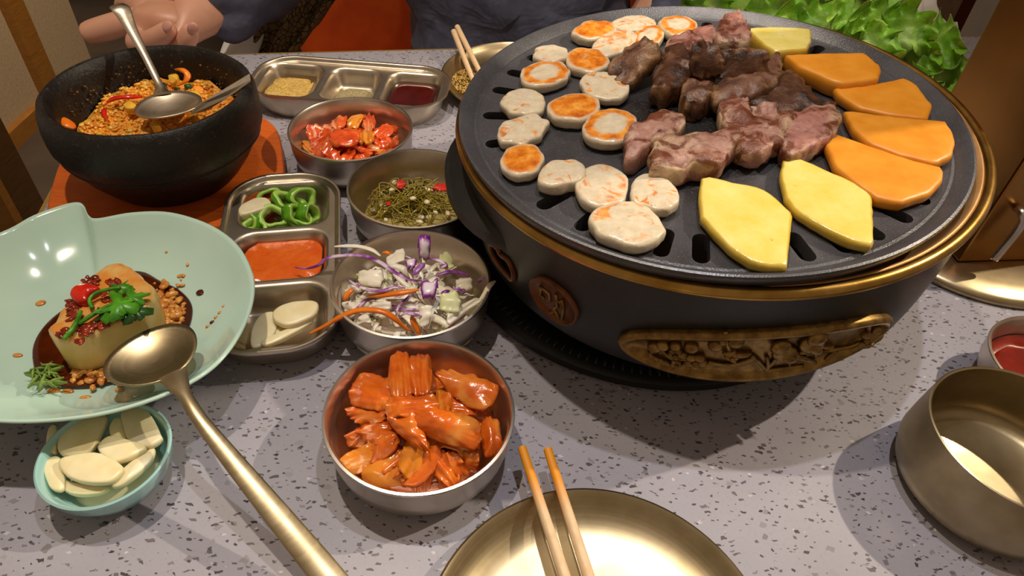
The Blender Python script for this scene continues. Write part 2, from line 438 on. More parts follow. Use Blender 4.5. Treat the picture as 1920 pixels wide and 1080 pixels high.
def lettuce_mat():
    t = NT('lettuce_green'); v = t.coord(); a = t.attr(); f = t.noise(v, 45, 4, .6)
    c = t.ramp(f, [(.3, '#4f8a10'), (.55, '#74aa22'), (.75, '#9cc646')]); c = t.mix(t.ramp(a, [(.1, .6), (.5, 0.0)]), c, '#c3dd88')
    t.set(c, .48); t.bump(t.noise(v, 150, 4), .5, .002); t.b.inputs['Transmission Weight'].default_value = 0; t.sss(.25); return t.m
MAT['lettuce'] = lettuce_mat()
def kimchi_mat(name, c1, c2, c3, pale):
    t = NT(name); v = t.coord(); f = t.noise(v, 70, 4, .6, .6); c = t.ramp(f, [(.25, c1), (.5, c2), (.75, c3)])
    c = t.mix(t.ramp(t.noise(v, 35, 3), [(.56, 0.0), (.70, .8)]), c, pale); t.set(c, .20, Coat_Weight=.35, Coat_Roughness=.08); t.bump(t.noise(v, 130, 3, .5), .45, .0014); t.sss(.05); return t.m
MAT['kimchi'] = kimchi_mat('red_kimchi', '#a82a06', '#d04a14', '#e07434', '#e6b078')
MAT['kimchi_orange'] = kimchi_mat('orange_kimchi', '#b8490a', '#cf6014', '#dc7a24', '#d98c3c')
MAT['kimchi_pale'] = kimchi_mat('pale_orange_kimchi', '#c4660f', '#d67f20', '#dc9030', '#e0a44a')
MAT['garlic'] = simple('raw_garlic', '#e6d5a2', '#f0e3ba', 60, .32, sss=.3)
MAT['garlic_pale'] = simple('pale_garlic', '#dccfa6', '#e8dcb8', 60, .32, sss=.3)
MAT['pepper'] = simple('green_pepper_skin', '#4a8a0e', '#68a41f', 50, .22, sss=.1)
MAT['pepper_in'] = simple('green_pepper_flesh', '#94c24a', '#b2d468', 90, .3, sss=.2)
MAT['sauce_orange'] = simple('orange_red_paste', '#d2520f', '#e06a1c', 50, .22, 0, .4, 120, .002)
MAT['sauce_dark'] = simple('dark_red_sauce', '#3a0d08', '#4a130c', 50, .06)
MAT['sauce_chilli'] = simple('clear_chilli_sauce', '#641006', '#761808', 60, .08)
MAT['soy'] = simple('soy_sauce', '#2a0d03', '#5d2206', 28, .07, lo=.3, hi=.75)
def tofu_mat():
    t = NT('soft_tofu'); v = t.coord(rand=False); a = t.attr(); c = t.ramp(t.noise(v, 40, 3), [(.35, '#d2ad5e'), (.65, '#dfc07e')])
    c = t.mix(t.math('MULTIPLY', t.ramp(a, [(.95, 1.0), (1.12, 0.0)]), t.ramp(t.noise(v, 60, 4), [(.36, .15), (.55, .9)])), c, '#d98630')
    t.set(c, .3); t.bump(t.noise(v, 150, 4), .2, .001); t.sss(.2); return t.m
MAT['tofu'] = tofu_mat()
MAT['chilli_red'] = simple('red_chilli', '#b3160a', '#d52a14', 60, .15)
MAT['chilli_oil'] = simple('chilli_bean_paste', '#5c1205', '#a8380c', 140, .15, 0, .5, 300, .001)
MAT['herb'] = simple('green_herb', '#2f7010', '#57a51c', 90, .35, 0, .3, 200, .001, sss=.1)
MAT['herb_dark'] = simple('dark_herb', '#183c10', '#2f5a1e', 90, .35)
MAT['herb_dull'] = simple('wilted_herb', '#5c7a22', '#86a04a', 120, .45)
MAT['minced'] = simple('soy_stained_garlic', '#b5621c', '#dfa04c', 160, .25, sss=.2)
MAT['seaweed'] = simple('olive_seaweed', '#7c6c12', '#a8963a', 60, .14, sss=.2)
MAT['broth'] = simple('seaweed_dressing', '#98864a', '#b3a262', 40, .06)
MAT['white_shred'] = simple('white_cabbage', '#e6dac2', '#f2e9d8', 60, .35, sss=.25)
MAT['green_shred'] = simple('pale_green_cabbage', '#d3d59c', '#e6e6bc', 60, .35, sss=.25)
def purple_mat():
    t = NT('purple_cabbage'); v = t.coord(); c = t.ramp(t.noise(v, 70, 3), [(.36, '#6d1f77'), (.50, '#a05fa6'), (.60, '#dcc3d8')]); t.set(c, .3); t.sss(.15); return t.m
MAT['purple'] = purple_mat()
def purple_leaf_mat():
    t = NT('purple_rimmed_cabbage'); v = t.coord(); a = t.math('ADD', t.attr(), t.math('MULTIPLY_ADD', t.noise(v, 90, 3), .5, -.25))
    t.set(t.ramp(a, [(.55, '#e8dbe0'), (.72, '#c79ac6'), (.86, '#7a2786')]), .3); t.sss(.15); return t.m
MAT['purple_leaf'] = purple_leaf_mat()
MAT['carrot'] = simple('carrot', '#dd6a0a', '#ee8420', 60, .3, sss=.15)
MAT['sesame'] = simple('bean_powder', '#b18a3c', '#d8b666', 400, .8, 0, .8, 600, .002)
MAT['pepper_salt'] = simple('salt_and_pepper', '#6a5c3c', '#b5a67c', 900, .8, 0, .8, 900, .001)
def rice_mat():
    t = NT('kimchi_rice'); v = t.coord(rand=False); f = t.noise(v, 55, 4, .6); g = t.noise(v, 190, 3)
    c = t.ramp(f, [(.25, '#d46214'), (.45, '#ea8c26'), (.6, '#eea838'), (.78, '#e2aa44')]); c = t.mix(t.ramp(g, [(.64, 0.0), (.70, .85)]), c, '#3a2a10')
    t.set(c, .25); t.bump(t.noise(v, 260, 4), .7, .002); t.sss(.1); return t.m
MAT['rice'] = rice_mat()
MAT['rice_grain'] = simple('stew_rice_grain', '#e68c22', '#f2c060', 60, .25, sss=.15)
MAT['egg'] = simple('yellow_vegetable', '#dba326', '#ecc04a', 60, .3, sss=.15)
MAT['crust'] = simple('scorched_crust', '#1c0f05', '#7a4f1a', 220, .5, 0, .8, 300, .002)
MAT['skin'] = simple('skin', '#cf967c', '#dca68c', 25, .42, 0, .12, 350, .0006, sss=.2)
MAT['nail'] = simple('finger_nail', '#d6a090', None, rough=.22)
def cloth_mat(name, c1, c2, sc=30, bump=.3):
    t = NT(name); v = t.coord(rand=False); f = t.noise(v, sc, 3); t.set(t.ramp(f, [(.35, c1), (.65, c2)]), .85); t.bump(t.noise(v, 14, 3, .5, .6), bump, .03); return t.m
MAT['navy'] = cloth_mat('navy_jacket_cloth', '#4d5065', '#5e6178')
MAT['trousers'] = cloth_mat('black_trousers', '#0d0d10', '#15151a')
MAT['hair'] = simple('black_hair', '#0a0807', '#15100d', 90, .4)
MAT['orange_seat'] = simple('orange_leather', '#d9581a', '#e6661f', 20, .5, 0, .15, 200, .001)
def pattern_mat():
    t = NT('brown_print_fabric'); v = t.coord(rand=False); vo = t.n('ShaderNodeTexVoronoi', feature='DISTANCE_TO_EDGE'); vo.inputs['Scale'].default_value = 105; t.l(v, vo.inputs['Vector'])
    c = t.mix(t.ramp(vo.outputs[0], [(.05, 1.0), (.09, 0.0)]), t.ramp(t.noise(v, 12, 3), [(.3, '#6b5432'), (.7, '#94794c')]), '#33251a'); t.set(c, .8); return t.m
MAT['print'] = pattern_mat()
MAT['white_paper'] = simple('white_tissue', '#dcd8d4', '#ece8e4', 30, .8)
MAT['white_plastic'] = simple('white_melamine', '#d8d4d2', '#e2dedb', 20, .35)
MAT['wall_panel'] = simple('beige_wallpaper', '#9c886c', '#a8947a', 120, .9, 0, .2, 400, .001)
MAT['wall_dark'] = simple('dark_brown_wall', '#120c08', '#1c130c', 8, .8)
MAT['floor'] = simple('grey_brown_floor', '#3a3028', '#463a30', 6, .6)
MAT['beige'] = simple('beige_panel', '#8a745e', '#9a846c', 40, .8)
MAT['dark_wood'] = wood('dark_red_wood', '#4a1d0a', '#642a10', (3, 3, 40))
MAT['glassy_red'] = simple('glossy_red_jar', '#7a1208', '#9a1c0c', 20, .08)
MAT['edge_brass'] = simple('brass_edge_band', '#c9a45a', '#d6b46c', 20, .35, .7)

# ------------------------------------------------------------------ setting
def struct(name, V, F, mat, **k):
    o = build(name, V, F, mat, smooth=False, **k); o['kind'] = 'structure'; return o
FL = -.74
struct('floor', *box((-3.2, -1.2, FL-.05), (3.4, 3.6, FL)), MAT['floor'])
struct('wall_back', *box((-3.2, 3.6, FL), (3.4, 3.7, 2.3)), MAT['wall_dark'])
wl = struct('wall_left', *box((-1.60, 1.2, FL), (-1.46, 2.15, 1.9)), MAT['wall_panel'])
# frame strips of the left wall panel: the upright at its far edge and the rail along its foot
_n = Vector((1, 0, 0)); ya = PPL(50, 77, (-1.44, 0, 0), _n).y; zb = PPL(50, 243, (-1.44, 0, 0), _n).z
struct('trim_1', *box((-1.47, ya-.02, FL), (-1.435, ya+.05, 1.9)), MAT['trim_wood'])
struct('trim_2', *box((-1.465, 1.2, zb-.045), (-1.436, ya-.021, zb+.03)), MAT['trim_wood'])
pf = P(85, 385, FL)
struct('trim_3', *box((pf.x-.5, pf.y-.10, FL), (pf.x, pf.y, 1.9)), MAT['post_wood'])
struct('trim_4', *box((pf.x-.5, pf.y-.125, FL), (pf.x+.012, pf.y-.101, 1.9)), MAT['trim_wood'])
struct('wall_right', *box((1.05, 1.25, FL), (1.15, 3.59, 1.9)), MAT['beige'])
struct('baseboard_right', *box((1.025, 1.25, FL), (1.049, 3.59, FL+.12)), MAT['dark_wood'])
yr = PPL(1812, 28, (1.04, 0, 0), Vector((1, 0, 0))).y
struct('trim_5', *box((1.03, yr-.025, FL+.13), (1.049, yr+.025, 1.9)), MAT['dark_wood'])
struct('trim_6', *box((1.03, yr-.16, FL+.13), (1.049, yr-.026, 1.9)), MAT['white_plastic'])

# ------------------------------------------------------------------ table
TA = math.radians(12.0)
tx = Vector((math.cos(TA), math.sin(TA), 0)); ty = Vector((-math.sin(TA), math.cos(TA), 0))
tc0 = Vector((-.497, .790, 0))
TL, TW = 1.36, .80
tb = empty('dining_table', tc0+tx*TL/2-ty*TW/2+Vector((0, 0, FL)))
def tq(a, b, z): p = tc0+tx*a-ty*b; return (p.x, p.y, z)
def tprism(a0, a1, b0, b1, z0, z1):
    return prism([tq(a0, b0, 0), tq(a1, b0, 0), tq(a1, b1, 0), tq(a0, b1, 0)], z0, z1)
V, F = tprism(.004, TL-.004, .004, TW-.004, -.02, 0); build('table_top', V, F, MAT['table'], tb, smooth=False)
g = G()
g.add(*tprism(0, TL, 0, .004, -.03, -.0003)); g.add(*tprism(0, TL, TW-.004, TW, -.03, -.0003))
g.add(*tprism(0, .004, .004, TW-.004, -.03, -.0003)); g.add(*tprism(TL-.004, TL, .004, TW-.004, -.03, -.0003))
g.obj('edge_band', MAT['edge_brass'], tb, smooth=False)
for a in (.08, TL-.08):
    for b in (.08, TW-.08):
        build('leg', *tprism(a-.025, a+.025, b-.025, b+.025, FL, -.021), MAT['iron'], tb, smooth=False)
T(tb, 'grey quartz dining table with dark speckles and thin brass edge', 'table')

# ------------------------------------------------------------------ grill
GC = Vector((.1394, .4728, 0)); GX, GY = GC.x, GC.y
# the whole grill stands slightly askew (its right side a little higher): build it level, tilt it at the end
GO = Vector((GX, GY, .145)); _tx, _ty = math.tan(math.radians(4.09)), math.tan(math.radians(1.51))
_en = Vector((-_tx, -_ty, 1)).normalized(); _ex = Vector((1, 0, _tx)).normalized(); _ey = _en.cross(_ex); _ex = _ey.cross(_en)
TROT = Matrix((( _ex.x, _ey.x, _en.x), (_ex.y, _ey.y, _en.y), (_ex.z, _ey.z, _en.z)))
TILT = Matrix.Translation(GO) @ TROT.to_4x4() @ Matrix.Translation(-GO)
TINV = TILT.inverted(); FLAT = []
FCAM = TINV @ CAMPOS
def fray(x, y): return TROT.transposed() @ ray(x, y)
def PFL(x, y, z):
    d = fray(x, y); return FCAM + d*((z-FCAM.z)/d.z)
PROF = [(.128, .028), (.150, .033), (.166, .043), (.1755, .054), (.1785, .060), (.1810, .075), (.184, .100), (.1860, .125), (.1885, .142)]
def rw(z):
    for (r0, z0), (r1, z1) in zip(PROF, PROF[1:]):
        if z0 <= z <= z1: return r0+(r1-r0)*(z-z0)/(z1-z0)
    return PROF[0][0] if z < PROF[0][1] else PROF[-1][0]
def cyl(x, y, r=.1815):
    d = fray(x, y); o = FCAM-Vector((GX, GY, 0))
    a = d.x*d.x+d.y*d.y; b = 2*(d.x*o.x+d.y*o.y); q = o.x*o.x+o.y*o.y-r*r
    t = (-b-math.sqrt(max(0, b*b-4*a*q)))/(2*a); p = FCAM+d*t
    return math.atan2(p.y-GY, p.x-GX), p.z
def onw(phi, z, h=0.0):
    r = rw(z)+h; return Vector((GX+r*math.cos(phi), GY+r*math.sin(phi), z))
def boolcut(o, cutters):
    for c in cutters:
        md = o.modifiers.new('cut', 'BOOLEAN'); md.object = c; md.operation = 'DIFFERENCE'; md.solver = 'EXACT'
    dg = bpy.context.evaluated_depsgraph_get(); me = bpy.data.meshes.new_from_object(o.evaluated_get(dg))
    o.modifiers.clear(); o.data = me
    for c in cutters: bpy.data.objects.remove(c)
st = empty('grill_stand', (.115, .490, 0))
V, F = lathe([(0, 0), (.164, 0), (.168, .004), (.168, .010), (.164, .013), (.140, .013), (.136, .011), (0, .011)], 96, (.115, .490)); build('stand_disc', V, F, MAT['black_plastic'], st, angle=40)
g = G()
for k in range(150):
    a = 2*PI*k/150; d = Vector((math.cos(a), math.sin(a), 0)); c = Vector((.115, .490, .0132))
    g.add(*tube([c+d*.1445, c+d*.1625], .0011, 4))
o = g.obj('grip_ribs', MAT['black_plastic'], st); o['kind'] = 'stuff'
T(st, 'black round stand with ribbed rim under the barbecue grill', 'stand')
gr = empty('barbecue_grill', (GX, GY, .026)); FLAT.append(gr)
inner = [(.1845, .141), (.178, .125), (.175, .07), (.163, .050), (.142, .040), (0, .039)]
V, F = lathe([(0, .0262)]+[(.124, .0262)]+PROF+inner, 128, (GX, GY))
body = build('grill_body', V, F, MAT['iron'], gr, angle=35)
heart = [(425, 258), (448, 250), (478, 262), (505, 290), (514, 325), (535, 345), (575, 372), (602, 420), (620, 490), (614, 540), (592, 556), (560, 525), (520, 478), (485, 430), (455, 385), (430, 320)]
hp = [cyl(830+x/4.5, 400+y/4.5) for x, y in heart]
n = len(hp)
def heart_cut(dphi):
    V = [(GX+.15*math.cos(a+dphi), GY+.15*math.sin(a+dphi), z) for a, z in hp]+[(GX+.23*math.cos(a+dphi), GY+.23*math.sin(a+dphi), z) for a, z in hp]
    return build('cutter', V, [tuple(range(n)), tuple(range(2*n-1, n-1, -1))]+[(k, n+k, n+(k+1) % n, (k+1) % n) for k in range(n)], MAT['iron'], smooth=False)
DP = [0, math.radians(120), math.radians(240)]
boolcut(body, [heart_cut(a) for a in DP])
body.data.set_sharp_from_angle(angle=math.radians(35))
for a in DP:
    pts = crom([onw(p+a, z, .0008) for p, z in hp], 64)
    build('vent_frame', *tube(pts, .0022, 8, True), MAT['copper'], gr)
# gold rim, tan inner ring
V, F = lathe([(.1868+.0042*math.cos(t*PI/8), .1440+.0042*math.sin(t*PI/8)) for t in range(16)], 160, (GX, GY)); build('gold_rim', V, F, MAT['rim_gold'], gr)['label'] = 'rolled gold brass rim'
V, F = lathe([(.1835, .1460), (.1815, .1468), (.1775, .1405), (.166, .130), (.166, .128), (.1825, .138)], 160, (GX, GY)); build('inner_ring', V, F, MAT['tan_ring'], gr)
# round badge with three strokes
def badge(dphi):
    pc, zc = cyl(1041, 562); pc += dphi; R = .0205
    def at(u, v, h): z = zc+v*R; return onw(pc+u*R/.1815, z, h)
    V = []; F = []; m = 40
    prof = [(1.0, -.002), (1.0, .0026), (.95, .0032), (.88, .0026), (.86, .0012), (.5, .0012), (.2, .0012)]
    for s, h in prof: V += [at(s*math.cos(2*PI*k/m), s*math.sin(2*PI*k/m), h) for k in range(m)]
    for i in range(len(prof)-1):
        for k in range(m): F.append((i*m+k, i*m+(k+1) % m, (i+1)*m+(k+1) % m, (i+1)*m+k))
    F.append(tuple((len(prof)-1)*m+k for k in range(m)))
    b = build('badge', V, F, MAT['copper'], gr)
    g = G()
    for st_ in ([(-.48, .40), (-.50, -.02)], [(-.48, .40), (-.12, .36), (-.10, -.02)], [(-.50, -.02), (-.36, -.10)],
                [(.18, .52), (.20, -.12)], [(.20, .24), (.40, .22)], [(.10, -.18), (-.02, -.52), (-.16, -.66)], [(.06, -.36), (.26, -.70)], [(.40, .40), (.44, -.05), (.36, -.60)]):
        g.add(*tube([at(u, v, .0016) for u, v in st_], .0013, 6))
    g.obj('syllable', MAT['bronze'], b)
for a in DP: badge(a)
# long oval relief plaques
pA, zA = cyl(1433, 643)
def plaque(dphi, full=True):
    hw = math.radians(28.0); zc, hh = .0862, .0275
    tz = .0042
    def at(u, v, h):
        return onw(pA+dphi+u*hw, zc+v*hh+tz*u, h)
    m = 96; V = []; F = []
    prof = [(1.0, -.003), (1.0, .003), (.97, .0058), (.93, .0052), (.90, .0016), (.7, .0010), (.45, .0010), (.2, .0010)]
    def sv(s): return 1-(1-s)*2.6 if s > .89 else s*.74/.9
    for s, h in prof: V += [at(s*math.cos(2*PI*k/m), sv(s)*math.sin(2*PI*k/m), h) for k in range(m)]
    for i in range(len(prof)-1):
        for k in range(m): F.append((i*m+k, i*m+(k+1) % m, (i+1)*m+(k+1) % m, (i+1)*m+k))
    F.append(tuple((len(prof)-1)*m+k for k in range(m)))
    p = build('plaque', V, F, MAT['bronze'], gr)
    def px(x, y, h=.0022):
        a, z = cyl(1170+x/3.556, 560+y/3.556, .1835)
        return onw(a+dphi, max(.0600, min(z, .122)), h)
    def el(x, y, rx, ry, h=.002, rot=0):
        c = px(x, y, h); k = .000135
        a = math.atan2(c.y-GY, c.x-GX); V, F = ell((0, 0, 0), (rx*k*1.12, ry*k*1.12, .0036), 10, 6, rot)
        t = Vector((-math.sin(a), math.cos(a), 0)); nn = Vector((math.cos(a), math.sin(a), 0)); up = Vector((0, 0, 1))
        return [c+t*v[0]+up*v[1]+nn*v[2] for v in V], F
    fl = G()
    for cx, cy, s in ((475, 412, 44), (345, 352, 30), (350, 428, 24), (715, 365, 26), (1620, 285, 26)):
        for k in range(5):
            a = 2*PI*k/5+.3; fl.add(*el(cx+s*math.cos(a), cy+s*.8*math.sin(a), s*.62, s*.5, .0022))
        fl.add(*el(cx, cy, s*.4, s*.4, .0040))
    fl.obj('blossoms', MAT['bronze'], p)
    bd = G()
    for x, y, r in ((205, 315, 32), (262, 300, 30), (345, 300, 26), (450, 310, 32), (610, 290, 34), (740, 262, 36), (395, 365, 22), (655, 255, 18), (1598, 225, 22), (1665, 192, 24), (1572, 295, 18)): bd.add(*el(x, y, r, r*.95, .0022))
    for x, y, a, b, rot in ((200, 380, 34, 12, -.5), (270, 420, 36, 14, -.3), (700, 340, 30, 13, .3), (785, 352, 44, 14, .1), (1690, 255, 34, 14, .7), (1640, 300, 40, 13, .4), (1545, 315, 40, 13, .3), (1340, 300, 40, 8, -.2)): bd.add(*el(x, y, a, b, .002, rot))
    bd.obj('buds_and_leaves', MAT['bronze'], p)
    br = G()
    for ln in ([(560, 420), (650, 438), (740, 436), (830, 405), (870, 375)], [(672, 190), (690, 300), (740, 425)], [(850, 370), (900, 420), (950, 480), (980, 490)], [(950, 380), (962, 450), (950, 490)], [(1020, 385), (970, 450)],
               [(960, 485), (1080, 470), (1200, 455)], [(1205, 368), (1290, 352), (1400, 335), (1500, 320), (1560, 290)], [(1410, 345), (1350, 410)], [(1615, 150), (1612, 235), (1590, 300)], [(170, 370), (240, 330), (320, 400), (420, 400)]):
        br.add(*tube(crom([px(x, y, .0022) for x, y in ln], 12, False), .0015, 6))
    br.obj('branches', MAT['bronze'], p)
    for (bx, by, hx, hy, tx_, ty_, ux, uy) in ((1065, 345, 1030, 285, 1130, 355, 1275, 425), (1235, 280, 1262, 225, 1200, 320, 1150, 345)):
        b = G(); b.add(*el(bx, by, 62, 50, .003, -.5)); b.add(*el(hx, hy, 44, 42, .0042)); b.add(*tube([px(tx_, ty_, .004), px(ux, uy, .0028)], [.0022, .0015], 8))
        b.add(*tube([px(hx+30, hy, .006), px(hx+66, hy-12, .004)], [.0016, .0005], 6)); b.add(*el(bx+12, by+14, 40, 24, .0052, -.6))
        b.add(*tube([px(bx+25, by+50, .003), px(bx+40, by+100, .0025)], .0011, 6))
        b.obj('bird', MAT['bronze'], p)
for a in DP: plaque(a)
# side lugs
for dp in (0, PI):
    a0 = math.radians(190)+dp
    V = []; F = []
    m = 18
    for k in range(m+1):
        t = -1+2*k/m; a = a0+t*math.radians(27); ext = .018*(1-abs(t)**2.4)
        for r, z in ((.181, .098), (.184+ext, .104), (.184+ext, .113), (.182, .119)):
            V.append((GX+r*math.cos(a), GY+r*math.sin(a), z))
    for k in range(m):
        for j in range(4): F.append((k*4+j, k*4+(j+1) % 4, k*4+4+(j+1) % 4, k*4+4+j))
    F += [(0, 1, 2, 3), (m*4, m*4+1, m*4+2, m*4+3)]
    build('lug_handle', V, F, MAT['iron'], gr, angle=40)
T(gr, 'large round black tabletop barbecue grill with gold rim and bronze relief plaque', 'grill')
# griddle plate
PC = Vector((.131, .463, 0)); PZ = .1505; PS = .948
prof = [(0, .1402), (.172, .1402), (.183, .1462), (.1882, .1555), (.1878, .1575), (.1862, .1580), (.1838, .1568), (.1765, .1514), (.1745, .1518), (.1725, .1507), (.15, .1502), (.10, .1506), (.05, .1510), (0, .1512)]
prof = [(a*PS, b) for a, b in prof]; V, F = lathe(prof, 128, (PC.x, PC.y)); gp = build('griddle_plate', V, F, MAT['griddle'], angle=40, origin=(PC.x+.02, PC.y+.02, .1402))
def slotcut(p, ang, ln=.0135, wd=.0052):
    d = Vector((math.cos(ang), math.sin(ang), 0)); s = Vector((-d.y, d.x, 0)); pts = []
    for k in range(8): t = -PI/2+PI*k/7; pts.append(p+d*(ln-wd)+(d*math.cos(t)+s*math.sin(t))*wd)
    for k in range(8): t = PI/2+PI*k/7; pts.append(p-d*(ln-wd)+(d*math.cos(t)+s*math.sin(t))*wd)
    return build('cutter', *prism([(q.x, q.y) for q in pts], .13, .17), MAT['griddle'], smooth=False)
cut = []
for deg in (-39, -48, -58, -67, -76, -87, -98.5, -107, -116, -125.5, -137, -151, -166, 180, 166, 155, 144, 100, 80, 62, 44, 12, -14):
    a = math.radians(deg); cut.append(slotcut(Vector((PC.x+.148*math.cos(a), PC.y+.148*math.sin(a), PZ)), a))
boolcut(gp, cut); gp.data.set_sharp_from_angle(angle=math.radians(40))
FLAT.append(gp); T(gp, 'dark grey round griddle plate with radial slots, loaded with food', 'griddle')

# food on the griddle
FZ = .1512
def on_plate(pts, th, up=0.0): return [PFL(x, y, FZ+up+th*.6) for x, y in pts]
def slice_(name, pts, th, mat, label, cat, group=None, seed=1, up=0.0, **k):
    V, F, R = blob(on_plate(pts, th, up), FZ+up, th, seed, **k)
    o = build(name, V, F, MAT[mat], rad=R); FLAT.append(o); T(o, label, cat, group); return o
def ellp(cx, cy, a, b, rot=0, lump=.06, seed=0, n=14):
    rnd = random.Random(seed); c, s = math.cos(rot), math.sin(rot); out = []
    for k in range(n):
        t = 2*PI*k/n; q = 1+rnd.uniform(-lump, lump); x, y = a*q*math.cos(t), b*q*math.sin(t); out.append((cx+x*c-y*s, cy+x*s+y*c))
    return out
ROUNDS = [
 (1114, 64, 43, 19, -.10, 'full', .014, .05, 'deeply browned white round at the far left rim, left of two touching pale rounds'),
 (1190, 50, 42, 16, .0, 'patch', .010, .05, 'pale white round lightly browned, at the far rim between two browner rounds'),
 (1152, 86, 44, 24, -.35, 'patch', .012, .06, 'white round with a browned seam, standing just left of the upright brown meat'),
 (1214, 76, 32, 22, -.4, 'ring', .012, .06, 'spiral-browned round tucked behind the upright brown meat'),
 (1271, 55, 38, 21, .08, 'ring', .013, .04, 'white round with a spiral of brown, farthest right of all the rounds on the griddle'),
 (1033, 107, 33, 18, .0, 'spot', .013, .08, 'small plain white round behind the two browned rounds near the left rim'),
 (1101, 120, 42, 26, .08, 'full', .014, .04, 'round with a bright orange-brown top touching a small plain white one'),
 (1021, 145, 48, 26, -.12, 'ring', .013, .05, 'white round with a brown swirl, just in front of the small plain white one'),
 (1134, 167, 47, 29, .12, 'spot', .012, .09, 'plain triangular white piece with one small brown dot, in front of the upright brown meat'),
 (982, 199, 42, 28, .0, 'spot', .013, .07, 'plain white round with tiny brown dots at the left rim, covering a slot'),
 (1075, 209, 52, 29, -.12, 'full', .015, .09, 'browned figure-eight shaped white piece in the second row from the left rim'),
 (1145, 244, 54, 36, -.12, 'ring', .014, .04, 'large white round with a brown ring and pale centre beside the pink meat strip'),
 (981, 250, 48, 29, -.28, 'patch', .012, .10, 'ragged white piece with browned middle, touching the all-brown round in front of it'),
 (979, 307, 42, 34, -.15, 'full', .012, .06, 'all-brown round with white rim, nearest the lower left rim'),
 (1052, 332, 47, 27, -.18, 'spot', .015, .10, 'small lumpy plain white chunk right of the all-brown round'),
 (1128, 357, 51, 46, .1, 'patch', .014, .05, 'large white round with a curved brown streak, behind the front one'),
 (1225, 366, 48, 38, .3, 'spot', .014, .13, 'knobbly white piece with one brown speck, behind and right of the front round'),
 (1176, 427, 70, 44, .18, 'patch', .015, .05, 'biggest white round with a faint brown patch, nearest the viewer'),
]
for i, (cx, cy, a, b, rot, kind, th, lump, lab) in enumerate(ROUNDS):
    slice_('grilled_round', ellp(cx, cy-2, a, b*.90, rot, lump, i+3), th*.60, 'round_'+kind, lab, 'grilled round', 'white grilled rounds on the griddle', i, up=.0006*(i % 3), dome=.0012, rough=.0011, edge=.0012)
def z6(pts): return [(1150+x/2.16, 20+y/2.16) for x, y in pts]
slice_('pineapple_slice', z6([(352, 690), (372, 684), (490, 708), (600, 732), (645, 762), (724, 832), (716, 920), (708, 985), (700, 1052), (640, 1052), (560, 1036), (480, 988), (405, 915), (350, 848), (342, 760)]), .008, 'pineapple', 'yellow pineapple slice nearest the viewer, beside the biggest white round', 'pineapple', 'pineapple slices on the griddle', 31, sharp=True, dome=.0006, rough=.0006)
slice_('pineapple_slice', z6([(684, 606), (722, 600), (780, 625), (870, 664), (935, 692), (1044, 756), (1050, 850), (1050, 970), (960, 950), (880, 915), (820, 880), (740, 830), (690, 775), (670, 680)]), .008, 'pineapple', 'yellow pineapple slice between the front one and the orange sweet potato', 'pineapple', 'pineapple slices on the griddle', 32, sharp=True, dome=.0006, rough=.0006)
slice_('pineapple_slice', z6([(534, 100), (600, 93), (720, 97), (797, 102), (797, 150), (778, 186), (650, 196), (600, 168), (560, 130)]), .016, 'pineapple', 'yellow pineapple chunk at the far rim behind the dark meat', 'pineapple', 'pineapple slices on the griddle', 33, sharp=True, dome=.0006, rough=.0006)
SP = 'sweet potato slices on the griddle'
slice_('sweet_potato_slice', z6([(848, 512), (874, 508), (1050, 570), (1200, 622), (1332, 655), (1330, 706), (1282, 755), (1155, 796), (1060, 776), (960, 708), (890, 645), (856, 565)]), .009, 'sweet_potato', 'long orange sweet potato slice nearest the viewer, right of the pineapple', 'sweet potato', SP, 41, sharp=True, dome=.0003, rough=.0003)
slice_('sweet_potato_slice', z6([(930, 424), (962, 422), (1080, 440), (1338, 464), (1366, 500), (1380, 548), (1370, 600), (1300, 637), (1150, 600), (1030, 555), (960, 490)]), .009, 'sweet_potato', 'orange sweet potato slice second from the viewer, brightly lit', 'sweet potato', SP, 42, sharp=True, dome=.0003, rough=.0003)
slice_('sweet_potato_slice', z6([(888, 330), (1050, 312), (1172, 288), (1222, 312), (1290, 402), (1266, 456), (1120, 440), (990, 410), (905, 355)]), .009, 'sweet_potato', 'orange sweet potato slice third from the viewer, in the shade', 'sweet potato', SP, 43, sharp=True, dome=.0003, rough=.0003)
slice_('sweet_potato_slice', z6([(690, 204), (840, 196), (1010, 195), (1072, 245), (1080, 270), (1068, 303), (930, 322), (880, 312), (742, 250)]), .014, 'sweet_potato', 'orange sweet potato slice farthest from the viewer, beside the far pineapple', 'sweet potato', SP, 44, sharp=True, dome=.0003, rough=.0003)
MG = 'pork pieces on the griddle'
def meat(pts, th, mat, lab, seed, up=0.0, **k):
    k.setdefault('dome', .003); k.setdefault('rough', .0038); k.setdefault('edge', .0045)
    return slice_('pork_piece', pts, th, mat, lab, 'meat', MG, seed, up, N=60, **k)
def meat_sheet(q, zs, mat, lab, seed, th=.007, **k):
    V, F, R = sheet([PFL(x, y, FZ+z) for (x, y), z in zip(q, zs)], nu=26, nv=18, th=th, seed=seed, rnd=.3, fold=.007, jag=.10, jf=4, ruff=.004, bulge=.002, **k)
    lo = min(v.z for v in V)
    V = [Vector((v.x, v.y, max(v.z, FZ))) for v in V]
    o = build('pork_piece', V, F, MAT[mat], rad=[.5+.6*x for x in R]); FLAT.append(o); T(o, lab, 'meat', MG); return o
meat_sheet([(1130, 128), (1172, 168), (1246, 96), (1206, 58)], (.010, .007, .026, .032), 'meat_brown', 'upright brown pork piece at the left of the pile, against the white rounds', 51, .010)
meat([(1243, 102), (1262, 78), (1310, 66), (1340, 60), (1344, 85), (1300, 110), (1262, 114)], .016, 'meat_pink', 'pale pink pork piece at the far side, right of the last white round', 52)
meat([(1342, 62), (1352, 48), (1372, 39), (1386, 46), (1393, 65), (1404, 80), (1398, 97), (1345, 97)], .024, 'meat_pink', 'pink and brown pork lump left of the far pineapple chunk', 53)
